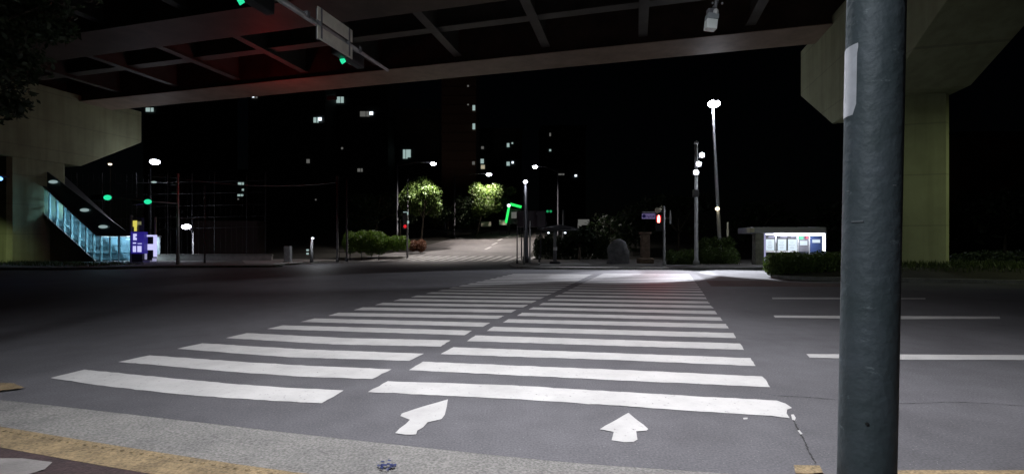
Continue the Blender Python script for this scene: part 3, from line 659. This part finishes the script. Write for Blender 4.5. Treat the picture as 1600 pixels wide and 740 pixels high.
# ------------------------------------------------------------------ pedestrian signal and neighbours on the plaza
def ped():
    Y = 32.0; b = Vector((at(1038, 0, Y)[0], Y, .13)); r = empty('pedestrian_signal', b, 'pedestrian signal showing a red figure, with a violet street sign on its arm', 'traffic signal')
    MB().tube([b, b+Vector((0, 0, .25)), b+Vector((0, 0, .27)), at(1037.5, 324, Y)], [.15, .12, .085, .075], 12).build('pole', 'galv', r, True)
    MB().ell(at(1037.5, 324, Y), .1).build('pole_cap', 'galv', r, True)
    hs = MB(); hs.box(at(1029.5, 347.5, Y-.18), (.4, .22, 1.12)); o = hs.build('signal_head', 'black', r, bevel=.03)
    for (y, m) in ((341.5, 'red'), (355, 'black')):
        MB().box(at(1029.2, y, Y-.3), (.3, .02, .42)).build('lens', em('red_panel', (1, .01, .02), .9) if m == 'red' else m, o)
    fg = MB(); fg.ell(at(1029.2, 337.3, Y-.32), (.06, .012, .055)); fg.box(at(1029.2, 341.3, Y-.32), (.17, .015, .2)); fg.box(at(1028.2, 345.6, Y-.32), (.06, .015, .16)); fg.box(at(1030.2, 345.6, Y-.32), (.06, .015, .16)); fg.build('red_figure', 'redcore', o)
    MB().box(at(1029.5, 334.2, Y-.38), (.4, .2, .02)).build('visor', 'black', o)
    MB().tube([at(1037, 331, Y), at(1003, 331, Y)], .035, 8).build('arm', 'galv', r, True)
    pl_ = MB(); pl_.box(at(1013.5, 337.5, Y-.06), (.9, .04, .38)); s = pl_.build('street_sign', mat('violet_glow_plate', (.42, .36, .62), .4, emit=(.4, .32, .75), es=.12), r, bevel=.015)  # violet light on the plate put into its colour and a faint glow
    MB().ell(at(1006.3, 337.5, Y-.1), (.12, .01, .12)).build('emblem', mat('sign_blue', (.04, .03, .3), .5), s)
    tx = MB()
    for k, (w_, h_) in enumerate(((.1, .05), (.07, .12), (.09, .06), (.05, .14), (.1, .1))): tx.box(at(1011.3+k*2.5, 338+(k % 2), Y-.085), (w_, .006, h_))
    tx.build('lettering', mat('sign_ink', (.08, .06, .35), .5), s)
    hn = MB(); hn.tube([at(1034, 327, Y), at(1031, 327.5, Y-.1), at(1027, 328.5, Y-.25)], [.05, .09, .2], 14); hn.build('loudspeaker', 'cream', r, True)
    MB().tube([at(1030, 326, Y), at(1034, 321.5, Y)], [.04, .06], 8).build('horn_bracket', 'cream', r)
    sg = MB(); q = at(1048, 339, Y); sg.v = [(q.x-.05+dx, q.y+dy, q.z+dz) for dx in (0, .04) for (dy, dz) in ((-.16, -.45), (.16, -.45), (.22, -.05), (.08, .45), (-.08, .45), (-.22, -.05))]
    sg.v = [(x+(y-q.y)*.6, y, z) for x, y, z in sg.v]
    sg.f = [(5, 4, 3, 2, 1, 0), (6, 7, 8, 9, 10, 11)]+[(k, (k+1) % 6, 6+(k+1) % 6, 6+k) for k in range(6)]; sg.build('side_sign', 'galv', r)
    MB().tube([at(1038, 341, Y), at(1047, 341, Y)], .025, 6).build('sign_bracket', 'galv', r)
    light('SPOT', at(1029, 341, Y-.42), 260, (1, .04, .05), r, .1, at(1000, 440, 15), 90, .8)
ped()
ps = MB(); b = at(1008, 0, 36); ps.box((b.x, 36, .13+1.1), (.62, .5, 2.2)); r = empty('stone_pillar', (b.x, 36, .13), 'brown stone pillar between the standing stone and the pedestrian signal', 'pillar')
ps.build('shaft', 'brown', r, bevel=.05); MB().box((b.x, 36, .13+.2), (1.1, .9, .4)).build('plinth', 'brown', r, bevel=.06); MB().box((b.x, 36, 2.42), (.8, .65, .16)).build('cap', 'brown', r, bevel=.03)
# standing stone
me = MB(); b = at(966, 0, 35); n = 14
for j in range(9):
    z = j/8; wdt = .82*(1-.12*z)*(math.sqrt(max(0, 1-max(0, z-.55)**2/.22)) if z < .99 else .25); th = .35*(1-.3*z)
    for i in range(n):
        a = 2*math.pi*i/n; k = 1+.08*math.sin(3*a+j)+random.uniform(-.04, .04); me.v.append((b.x+wdt*math.copysign(abs(math.cos(a))**.6, math.cos(a))*k, 35+th*math.sin(a)*k, .12+1.85*z))
for j in range(8):
    for i in range(n): me.f.append((j*n+i, j*n+(i+1) % n, (j+1)*n+(i+1) % n, (j+1)*n+i))
me.f.append(tuple(8*n+i for i in range(n)))
tag(me.build('standing_stone', 'stone', smooth=True), 'rounded grey standing stone behind the bollards on the plaza', 'stone')
# bollards
bl = [843, 860.5, 884, 915, 948, 987]; b = at(bl[0], 0, 33); bo = empty('bollard', (b.x, 33.3, .13), '', 'bollard', 'bollards along the plaza kerb')
MB().tube([(b.x, 33.3, .13), (b.x, 33.3, .75), (b.x, 33.3, .82)], [.065, .06, .03], 12).build('post', 'darkm', bo, True); MB().tube([(b.x, 33.3, .22), (b.x, 33.3, .3)], .068, 12).build('band', 'white', bo); MB().tube([(b.x, 33.3, .62), (b.x, 33.3, .67)], .066, 12).build('upper_band', 'galv', bo)
names = ['leftmost bollard on the plaza corner, just right of the thin poles', 'dark bollard just left of the parasol base', 'dark bollard just right of the parasol base', 'dark bollard midway between the parasol and the standing stone', 'dark bollard in front of the left edge of the standing stone', 'dark bollard left of the brown stone pillar, rightmost of the row']
bo['label'] = names[0]
for k in range(1, 6): copy_thing(bo, (at(bl[k], 0, 33.3)[0]-b.x, 0, 0), names[k])
# crossing parasol
def parasol():
    Y = 35; r = empty('shade_parasol', (at(867, 0, Y)[0], Y, .13), 'flat dark shade parasol on a grey post on the plaza corner', 'parasol')
    b = Vector((at(867, 0, Y)[0], Y, .13))
    MB().tube([b, b+Vector((0, 0, .18)), b+Vector((0, 0, .2))], [.42, .38, .1], 16).build('base', 'darkm', r); MB().tube([b, at(867, 356, Y)], [.13, .1], 12).build('pole', 'galvd', r, True)
    MB().tube([at(867.5, 391, Y-.02), at(867.5, 386, Y-.02)], .14, 12).build('notice', 'white', r)
    cp = MB(); c = at(874, 357, Y)
    cp.v.append((c.x, c.y, c.z+.32))
    for q, z in ((1.4, .02), (1.42, -.14)):
        for k in range(12): a = k*math.pi/6; cp.v.append((c.x+q*math.cos(a), c.y+q*math.sin(a), c.z+z))
    for k in range(12): cp.f.append((0, 1+k, 1+(k+1) % 12)); cp.f.append((1+k, 13+k, 13+(k+1) % 12, 1+(k+1) % 12))
    cp.f.append(tuple(range(13, 25))[::-1]); cp.build('canopy', 'darkm', r)
    for x in (857, 883): MB().ell(at(x, 363.5, Y-.9), (.09, .09, .06)).build('lamp', 'winb', r, True)
parasol()
def pole(x, ytop, Y, rad, m, label, name='pole', z=None):
    z = ground_z(Y) if z is None else z; b = at(x, 0, Y); t = at(x, ytop, Y)
    o = MB().tube([(b.x, Y, z), (b.x, Y, z+.3), (b.x, Y, z+.31), t], [rad*1.4, rad*1.4, rad, rad*.8], 10).build(name, m, smooth=True); return tag(o, label, 'pole')
pole(808, 352, 35.5, .05, 'darkm', 'thin dark pole on the plaza corner, left of the thick dark pole')
pole(828, 345, 35, .06, 'galv', 'thin pale pole just right of the thick dark pole')
pole(819, 360, 33.8, .05, 'galvd', 'thin grey pole in front of the thick dark pole')
pole(880, 328, 48, .1, 'galv', 'short grey pole with a camera behind the parasol'); 
pole(527, 275, 40, .09, 'darkm', 'dark slim pole left of the green mound, the left one of two', z=.1)
pole(542, 280, 41, .09, 'darkm', 'dark slim pole left of the green mound, the right one of two', z=.1)
pole(320, 290, 37, .06, 'darkm', 'thin dark pole right of the low lamp on the left pavement', z=.1)
pole(1137, 347, 39, .09, 'cream', 'short pale pole right of the tall street lamp', z=.1)
pole(637, 272, 50, .06, 'darkm', 'thin dark pole behind the small red signal left of the hill road')
# sign cabinet behind the thin poles
cb = empty('sign_cabinet', (at(835, 0, 44)[0], 44, .1), 'dark raised sign cabinet behind the poles at the hill road corner', 'sign')
MB().box(at(830, 342, 44), (2.6, .5, 1.5)).build('panel', mat('dark_violet', (.06, .045, .06), .5), cb, bevel=.03); MB().box(at(847, 352, 44), (.9, .45, .8)).build('side_panel', 'darkm', cb, bevel=.02)
for x in (815, 845): MB().tube([(at(x, 0, 44)[0], 44.3, .1), at(x, 345, 44.3)], .06, 8).build('leg', 'darkm', cb)
MB().box(at(823, 339.5, 43.7), (.14, .03, .25)).build('small_light', 'win', cb)
tag(MB().box(at(912, 347, 60), (1.4, .15, .7)).box(at(906, 357, 60), (.5, .15, 1.3)).build('notice_board', 'wind'), 'pale notice board beyond the parasol, right of the far road', 'notice board')
# small signal with red light at the hill road
def farsig():
    Y = 48; r = empty('traffic_signal', (at(634, 0, Y)[0], Y, .3), 'small signal showing a red light, left kerb of the hill road', 'traffic signal')
    MB().tube([(at(636, 0, Y)[0], Y, hill(Y)), at(636, 331, Y)], .06, 8).build('pole', 'galvd', r, True)
    o = MB().box(at(633, 345, Y-.15), (.45, .25, 1.7)).build('signal_head', 'black', r, bevel=.03)
    MB().ell(at(633, 353.5, Y-.32), (.17, .05, .17)).build('lens', 'redd', o, True); MB().box(at(634, 333, Y-.2), (.5, .1, .3)).build('top_light', 'win', r); MB().ell(at(637.5, 347, Y-.2), (.12, .08, .16)).build('side_light', 'win', r)
farsig()
# banners and green sign
for (x, y, w_, nm) in ((759.5, 350, 16, 'cream banner tied along the hill road, the left one of two'), (786, 347.5, 12, 'cream banner tied along the hill road, the right one of two')):
    Y = 84; r = empty('banner', (at(x, 0, Y)[0], Y, hill(Y)), nm, 'banner', 'cream banners by the hill road'); wm = w_/F*Y
    MB().box(at(x, y, Y), (wm, .03, 7.5/F*Y)).build('cloth', mat('lit_banner', (.6, .55, .45), .8), r)
    for s in (-.5, .5): p = at(x, y, Y+.06); MB().tube([(p.x+wm*s, Y+.06, hill(Y)), (p.x+wm*s, Y+.06, p.z+.6)], .05, 6).build('post', 'darkm', r)
gn = empty('neon_sign', (at(800, 0, 82)[0], 82, hill(82)), 'bright green neon shop sign with a top bar and a slanting left bar', 'sign')
MB().box((at(806, 321, 82)+at(806, 321, 82))/2, (2.0, .2, .42), (1, 0, -.26)).build('top_bar', 'neon', gn); 
MB().tube([at(795.5, 322, 82), at(790.5, 348, 82)], .19, 6).build('side_bar', 'neon', gn); MB().ell(at(795, 321, 81.8), .3).build('corner_lamp', 'winb', gn)
MB().box(at(803, 338, 83), (2.4, .3, 2.6)).build('panel', 'darkm', gn); MB().box(at(803, 336, 82.6), (.9, .1, 1.1)).build('poster', 'wind', gn)
for x in (796, 812): MB().tube([(at(x, 0, 83)[0], 83, hill(83)), at(x, 330, 83)], .12, 6).build('leg', 'darkm', gn)
for x in (857, 862): tag(MB().ell(at(x-1.5, 330, 80), .22).build('signal_lamp', 'greend'), 'tiny green light above the parasol, '+('left' if x == 857 else 'right')+' of a pair', 'lamp', 'pair of tiny green lights')

# ------------------------------------------------------------------ bus shelter
def shelter():
    Y = 33.0; sx = Y/F; r = empty('bus_shelter', (at(1235, 0, Y)[0], Y, .13), 'brightly lit bus shelter with three tall lit posters behind the median hedge', 'bus shelter')
    def bx(x0, x1, y0, y1, Y0, dep, name, m, par=None, bev=0): 
        mb = MB(); a = at(x0, y0, Y0); b = at(x1, y1, Y0); mb.box(((a.x+b.x)/2, Y0+dep/2, (a.z+b.z)/2), (b.x-a.x, dep, a.z-b.z)); return mb.build(name, m, par or r, bevel=bev)
    bx(1180.5, 1194, 364, 415.2, Y, .5, 'left_pillar', 'kerb', bev=.03)
    bx(1178.5, 1291.5, 354.5, 363.6, Y-.1, 2.4, 'roof', mat('roof_grey', (.3, .3, .36), .5), bev=.03)
    bx(1172, 1179, 356, 363, Y-.1, .5, 'end_lamp_box', 'cream', bev=.02)
    bx(1213, 1286, 364.2, 367.6, Y+.25, .3, 'light_tube', 'tube')
    bx(1195, 1214, 365, 366.3, Y+.2, .08, 'front_rail', 'tube')
    bx(1286.5, 1289.5, 364.5, 392, Y+.1, .1, 'right_frame', 'tube'); bx(1194.8, 1196.6, 364.5, 412, Y+.05, .1, 'left_frame', 'vline')
    bx(1196, 1291, 364, 414.5, Y+1.9, .1, 'back_wall', mat('shelter_back', (.18, .2, .27), .4))
    bx(1195, 1290, 413.8, 415.6, Y, 1.9, 'floor_slab', 'paving_light')
    Z = Y+1.5; k = Z/(Y)
    for (x0, x1) in ((1197, 1210), (1215.5, 1228.5), (1231.5, 1245.5)):
        o = bx(x0-.8, x1+.8, 368, 408, Z+.1, .12, 'poster_panel', 'darkm')
        bx(x0, x1, 373.5, 391, Z+.06, .03, 'poster', 'poster', o); bx(x0+4, x1+2, 369, 371, Z+.06, .03, 'header', 'vline', o)
        bx(x0-1, x1+1.4, 391.6, 393.8, Z-.1, .15, 'ledge', 'white', o)
    bx(1247, 1264, 368, 393, Z+.1, .1, 'notice_wall', mat('grey_panel', (.15, .15, .17), .5)); bx(1250, 1261.5, 376, 383, Z+.05, .03, 'notice', 'poster')
    bx(1249, 1255.5, 369, 373.6, Z, .05, 'green_display', 'green'); bx(1259.5, 1263, 369, 373, Z, .05, 'red_display', em('red_display', (1, .1, .2), 1.0)); bx(1244.3, 1247, 369, 373, Z, .05, 'white_display', 'poster')
    bx(1266, 1284, 368, 396, Z+.1, .1, 'timetable_panel', 'blueg'); bx(1269.5, 1281.5, 374, 379, Z+.05, .03, 'timetable', 'poster')
    bx(1197.5, 1203, 407, 409.6, Y+.8, .4, 'bench', 'white'); bx(1205, 1211.5, 403, 406, Y+.8, .4, 'seat', 'white')
    MB().tube([at(1206, 409.5, Y+.8), at(1211, 409.5, Y+.8)], .12, 8).build('bin', 'galvd', r)
    for x in (1212.5, 1247, 1265): bx(x-.5, x+.5, 364, 410, Y+1.2, .05, 'post', 'galv')
    for x in (1225, 1250, 1275): light('POINT', at(x, 371, Y+.7), 55, (.85, .88, 1), r, .25)
    tx = MB()
    for i in range(3):
        x0 = (1198.5, 1217, 1233)[i]
        for j in range(5): a = at(x0, 377+j*2.7, Z+.05); tx.box((a.x+.2, a.y-.005, a.z), (random.uniform(.25, .4), .004, .03))
    tx.build('poster_text', mat('poster_ink', (.2, .25, .3), .6), r)
shelter()

# ------------------------------------------------------------------ station stairway, pylon, booth on the left
def station():
    Y = 40.0; r = empty('station_stairway', (at(150, 0, Y)[0], Y, .13), 'glass walled covered stairway rising left behind the left pier, lit teal from inside', 'stairway')
    D = 3.2
    def prism(pts, y0, y1, name, m, par=None):
        mb = MB(); n = len(pts); mb.v = [tuple(at(x, y, Y)+Vector((0, d, 0))) for d in (y0, y1) for x, y in pts]
        mb.f = [tuple(range(n)), tuple(range(n, 2*n))[::-1]]+[(k, n+k, n+(k+1) % n, (k+1) % n) for k in range(n)]
        return mb.build(name, m, par or r)
    slope = (408-335)/80.0
    def lo(x): return 408 if x >= 150 else 408-(150-x)*slope
    def hi(x): return 369 if x >= 152 else 369-(152-x)*.92
    X0 = 20
    prism([(X0, lo(X0)), (X0, hi(X0)), (152, 369), (205, 369), (205, 408), (150, 408)], D, D+.1, 'back_wall', 'tealw')
    prism([(X0, hi(X0)-4), (X0, hi(X0)-24), (70, hi(70)-26), (195, 362), (205, 364), (205, 368), (152, 368)], .2, .3, 'roof_fascia', mat('roof_glass', (.05, .08, .085), .3))
    prism([(X0, hi(X0)), (X0, hi(X0)-2), (152, 367), (206, 367), (206, 369), (152, 369)], -.1, D+.2, 'roof', 'roofd')
    prism([(X0, lo(X0)), (150, 408), (205, 408), (205, 410.5), (148, 410.5), (X0, lo(X0)+7)], -.05, D, 'stringer', 'roofd')
    prism([(X0, lo(X0)+7), (148, 410.5), (120, 410.5), (X0, 412)], .4, D-.4, 'stair_base', mat('stair_wall', (.12, .1, .08), .8))
    # glass and mullions
    xs_ = [X0+k*11.5 for k in range(12)]+[158, 172, 186, 205]
    for a, b in zip(xs_, xs_[1:]):
        prism([(a+.6, lo(a+.6)-1), (a+.6, hi(a+.6)+1), (b-.6, hi(b-.6)+1), (b-.6, lo(b-.6)-1)], 0, .02, 'pane', 'glass')
    mu = mat('mullion', (.6, .78, .8), .4)
    for i, a in enumerate(xs_): prism([(a-.6, lo(a)), (a-.6, hi(a)), (a+.6, hi(a)), (a+.6, lo(a))], -.08, .12, 'mullion', mu)
    prism([(X0, lo(X0)-12), (X0, lo(X0)-13), (150, 394.6), (205, 394.6), (205, 396), (150, 396)], .05, .1, 'handrail', mu)
    prism([(X0, lo(X0)-22), (X0, lo(X0)-23.2), (150, 382.8), (205, 382.8), (205, 384), (150, 384)], .05, .1, 'upper_rail', mu)
    for k, x in enumerate((76, 96, 121, 142, 178)):
        y = hi(x)+(5 if x < 150 else 4); p = at(x, y, Y)+Vector((0, 1.6, 0)); MB().box(p, (.5, .12, .08)).build('tube_lamp', 'tube', r); light('POINT', p-Vector((0, 0,   .25)), 170, (.78, .93, 1), r, .2)
    for (x, y) in ((83, 284), (132, 328), (161, 354)): MB().ell(at(x, y, Y+.1), (.4, .06, .14)).build('roof_light', em('soft_light', (.55, .75, .75), .45), r, True)
    for k in range(11):     # treads
        x = 150-k*11.5; MB().box(at(x, lo(x)-3, Y)+Vector((0, D/2, 0)), (.6, D-.4, .08)).build('tread', 'galvd', r)
station()
def pylon():
    Y = 38.5; r = empty('sign_pylon', (at(212, 0, Y)[0], Y, .13), 'tall blue lit sign pylon with a yellow emblem at the stairway entrance', 'sign')
    def bx(x0, x1, y0, y1, Y0, dep, name, m, par=None): a = at(x0, y0, Y0); b = at(x1, y1, Y0); return MB().box(((a.x+b.x)/2, Y0+dep/2, (a.z+b.z)/2), (b.x-a.x, dep, a.z-b.z)).build(name, m, par or r)
    bx(204, 225, 362, 396, Y, .4, 'panel', 'blu'); bx(207, 221, 340, 362, Y+.05, .3, 'top_panel', mat('pylon_dark', (.03, .03, .1), .4))
    bx(203, 205, 336, 411, Y, .2, 'post', 'galvd'); bx(206, 222, 396, 411, Y+.05, .3, 'foot', 'darkm')
    bx(207.5, 213.5, 344.5, 354, Y-.06, .05, 'emblem', 'yel'); bx(209.5, 213, 354, 361, Y-.06, .05, 'stem', 'yel'); bx(214.5, 220, 346, 351, Y-.02, .05, 'dim_emblem', em('dim_yellow', (.4, .4, .2), .4))
    for (x0, x1, y0, y1) in ((208, 213, 365, 369), (208, 211, 369, 371), (208, 213, 371, 375), (207.5, 212, 378.5, 380.5), (215, 221, 379.8, 381), (207.5, 212, 384, 393.5), (214.5, 220.5, 384, 393.5)): bx(x0, x1, y0, y1, Y-.05, .04, 'white_mark', 'vio')
    light('POINT', at(213, 380, Y-.6), 12, (.25, .2, 1), r, .2)
    Y = 38.8; r2 = empty('phone_booth', (at(233, 0, Y)[0], Y, .13), 'booth outlined by white lit tubes, right of the blue sign pylon', 'booth')
    def b2(*a): return bx(*a, r2)
    b2(222, 243.5, 366.8, 369.5, Y, .15, 'top_frame', 'vio'); b2(239.5, 243.5, 369.7, 401, Y, .15, 'right_frame', 'vio'); b2(230.5, 239.2, 381, 390.5, Y+.05, .1, 'lit_panel', 'vio'); b2(226, 228.3, 370, 405, Y, .1, 'left_frame', 'vline')
    b2(222, 244, 366.8, 410, Y+1.1, .08, 'back_wall', 'darkm'); b2(221.5, 234, 406.5, 409.5, Y-.2, .3, 'step', 'white'); b2(238, 242, 403, 408, Y-.1, .2, 'foot_light', 'vline')
    b2(241.5, 243.5, 339, 366, Y, .1, 'mast', mat('mast_cream', (.35, .35, .22), .6)); b2(222, 229, 411, 413, Y-1, .3, 'lower_step', 'white'); b2(236, 245, 411, 413, Y-1, .3, 'lower_ledge', 'white')
pylon()
# signal mast on the left with two green lights
def lsig():
    Y = 34; b = Vector((at(278, 0, Y)[0], Y, .13)); r = empty('signal_mast', b, 'thin signal mast on the left pavement with two green lights on its long arm', 'signal mast')
    MB().tube([b, at(278, 271, Y)], [.11, .06], 10).build('pole', 'galv', r, True)
    MB().tube([at(278, 318, Y), at(231, 314.5, Y-1.2), at(160, 306, Y-3)], [.05, .035, .02], 8).build('arm', 'galvd', r, True)
    for (x, y, q) in ((231, 315, Y-1.3), (168, 308.5, Y-2.9)):
        o = MB().box(at(x-9, y, q), (1.25, .25, .38)).build('signal_head', 'black', r, bevel=.03)
        MB().ell(at(x, y, q-.16), (.27, .05, .17)).build('lens', 'green', o, True)
    for (x, y) in ((272, 288), (273, 301)): MB().box(at(x, y, Y), (.4, .12, .12)).build('camera', 'galv', r, bevel=.02)
    MB().tube([at(278, 278, Y), at(238, 276, Y)], .025, 6).build('upper_arm', 'galvd', r); MB().ell(at(240.5, 284.5, Y), (.2, .1, .07)).build('small_lamp', 'win', r)
lsig()
# tall mesh fence behind
def netfence():
    Y = 46; r = empty('mesh_fence', (at(340, 0, Y)[0], Y, .0), 'tall faint steel mesh fence behind the low wall on the left', 'fence')
    for x in (120, 160, 213, 262, 300, 335, 385, 415): MB().tube([(at(x, 0, Y)[0], Y, 0), at(x, 270, Y)], .035, 6).build('post', 'darkm', r)
    mb = MB()
    for y in (285, 303, 322, 340, 357): mb.tube([at(110, y+3, Y), at(418, y-3, Y)], .02, 5)
    for k in range(36): x = 112+k*8.6; mb.tube([at(x, 272, Y+.03), at(x, 400, Y+.03)], .008, 4)
    mb.build('mesh', 'darkm', r)
netfence()
wl = empty('low_wall', (at(320, 0, 43)[0], 43, .1), 'long low concrete wall with a dark railing on the left pavement', 'wall')
MB().box(at(335, 405.5, 43), (10.5, .3, 1.0)).build('wall', 'paving_light', wl); MB().box(at(335, 398.5, 43), (10.6, .36, .1)).build('coping', 'kerb', wl)
tag(MB().box(at(360, 372, 56), (7.5, 2, 4.0)).build('maroon_shed', 'darkwall'), 'dark maroon shed behind the low wall', 'shed')
pp = empty('pedestrian_push_post', (at(487, 0, 38)[0], 38, .13), 'slim pale post with a lit top on the lit pavement left of the mound', 'post')
MB().tube([(at(487, 0, 38)[0], 38, .13), at(487, 374, 38)], [.14, .1], 8).build('post', 'galvd', pp, True); MB().ell(at(488.5, 372, 37.9), (.12, .1, .09)).build('lamp', 'winb', pp); light('POINT', at(497, 366, 37), 170, (.9, .95, 1), pp, .1)
for y in (390.5, 396): MB().box(at(480.5, y, 37.9), (.17, .05, .14)).build('button_plate', 'win', pp)
MB().tube([at(481, 390, 38), at(487, 390, 38)], .02, 6).build('bracket', 'galvd', pp)
ub = empty('utility_box', (at(450, 0, 38)[0], 38, .13), 'dark utility cabinet left of the slim lit-top post', 'utility box')
MB().box(at(450, 397, 38), (.5, .4, 1.3)).build('cabinet', 'galvd', ub, bevel=.03); MB().box(at(450, 410, 38), (.6, .5, .2)).build('base', 'kerb', ub)
# railing before the mound
rl = empty('railing', (at(580, 0, 44)[0], 44, .1), 'thin dark railing in front of the clipped green mound', 'railing')
for x in (530, 547, 565, 592): MB().tube([(at(x, 0, 44)[0], 44, .1), at(x, 392, 44)], .035, 6).build('post', 'darkm', rl)
MB().tube([at(530, 393, 44), at(592, 393, 44)], .025, 6).build('rail', 'darkm', rl)

# ------------------------------------------------------------------ apartment blocks
def block(x0, x1, ytop, Y, wins, label, m='facade', dep=16):
    z0 = 5; a = at(x0, ytop, Y); b = at(x1, ytop, Y); r = empty('apartment_building', ((a.x+b.x)/2, Y, z0), label, 'building')
    MB().box(((a.x+b.x)/2, Y+dep/2, (a.z+z0)/2), (b.x-a.x, dep, a.z-z0)).build('wall', m, r)
    fl = MB(); z = z0+2.9
    while z < a.z: fl.box(((a.x+b.x)/2, Y-.15, z), (b.x-a.x+.3, .3, .25)); z += 2.9
    fl.build('balcony_slab', m, r); MB().box(((a.x+b.x)/2, Y+dep/2, a.z+.5), (b.x-a.x+.8, dep+.8, 1.0)).build('roof', 'roofd', r)
    for (x, y, w_, h_, mm) in wins:
        p = at(x, y, Y); o = MB().box((p.x, Y-.31, p.z), (w_/F*Y, .06, h_/F*Y)).build('window', mm, r)
        if w_ > 6: MB().box((p.x+w_*.12/F*Y, Y-.36, p.z), (.18, .05, h_/F*Y)).build('frame', 'darkm', o)
block(224, 322, 120, 140, [(235, 172, 12, 6, 'win'), (298, 147, 10, 5, 'winw')], 'dark apartment block left of centre with one lit window under the overpass edge')
block(326, 424, 268, 230, [(335,292,3,3,'win'),(348.5,295,3,3,'win'),(360,299,3,3,'win'),(360,302,3,2.5,'wind'),(377,287,9,4,'win'),(380,296.5,3,3,'win'),(375,305,11,3,'win'),(405,292,4,4,'win'),(405,314,3.5,3.5,'win'),(404,322,3.5,4,'win'),(412,312,3,4,'wind'),(397,309,3,3,'wind'),(371,311,6,2,'wind')], 'far apartment block with a cluster of small lit windows above the low wall')
block(388, 508, 110, 150, [(399,152,8,4,'wind'),(396.5,151.5,3,3,'winb'),(494.5,188,8,8,'win'),(500.5,186.5,5,5,'winb'),(482,252,5,6,'wind'),(494,312,2,2,'wind')], 'dark apartment block with a small pair of lit windows left of centre')
block(515, 606, 90, 160, [(531,156.5,13,9.5,'win'),(570.5,178.5,15,8,'wind'),(580.5,177.5,5.5,5,'winb'),(526,278.5,4,4,'wind'),(563,266,8,5,'wind'),(535,232,3,3,'wind'),(572,327,2,2,'winw')], 'dark apartment block with one large bluish lit window near its top')
block(612, 686, 175, 170, [(633.5,241,7,14,'win'),(639.5,240,5,12,'win')], 'dark apartment block with a tall lit window left of the bright street lamp')
block(690, 744, 60, 150, [(740.5,169,4,8,'win'),(740.5,198,4,9,'win'),(740,255,4,5,'wind'),(731.5,135,2.5,2.5,'wind'),(731.5,164,2.5,2,'wind')], 'brownish apartment tower with lit windows down its right edge', 'facadeb')
tw = [o for o in bpy.data.objects if o.name.startswith('apartment_building') and 'brownish' in o.get('label', '')][0]
light('SPOT', (-17, 112, 9), 1500, (1, .82, .7), tw, .2, at(716, 190, 150), 50, .8)  # added spot that lifts the tower front, no fixture behind it
block(747, 815, 205, 180, [(753.5,252,5,7,'win'),(754.5,261,6,6,'winw'),(754,231,4,4,'wind'),(794,227,4,6,'win'),(800.5,224,2.5,2.5,'win'),(794,256,5,6,'win'),(801,254,3,3,'winb')], 'dark apartment block with two columns of lit windows above the hill road')
block(846, 915, 200, 200, [(859.5,210.5,2.5,5,'wind'),(859.5,235,3,3,'win'),(899.5,274.5,3.5,3,'winb'),(877,272.5,9,2.5,'wind')], 'far dark apartment block right of the hill road with a tiny lit window')
block(1500, 1700, 215, 85, [], 'dark long building behind the median at the right edge', 'facadeb', 10)
# overhead wires
def wire(a, b, sag, name, label):
    pts = [Vector(a).lerp(Vector(b), k/14)-Vector((0, 0, sag*4*(k/14)*(1-k/14))) for k in range(15)]
    tag(MB().tube(pts, .012, 5).build('wire', 'galvd'), label, 'wire')
wire(at(278, 279, 34), at(527, 285, 40), .4, '', 'thin wire strung from the left signal mast to the dark poles, highest one')
wire(at(278, 340, 34), at(320, 338, 37), .1, '', 'short thin wire from the left signal mast to the thin dark pole')
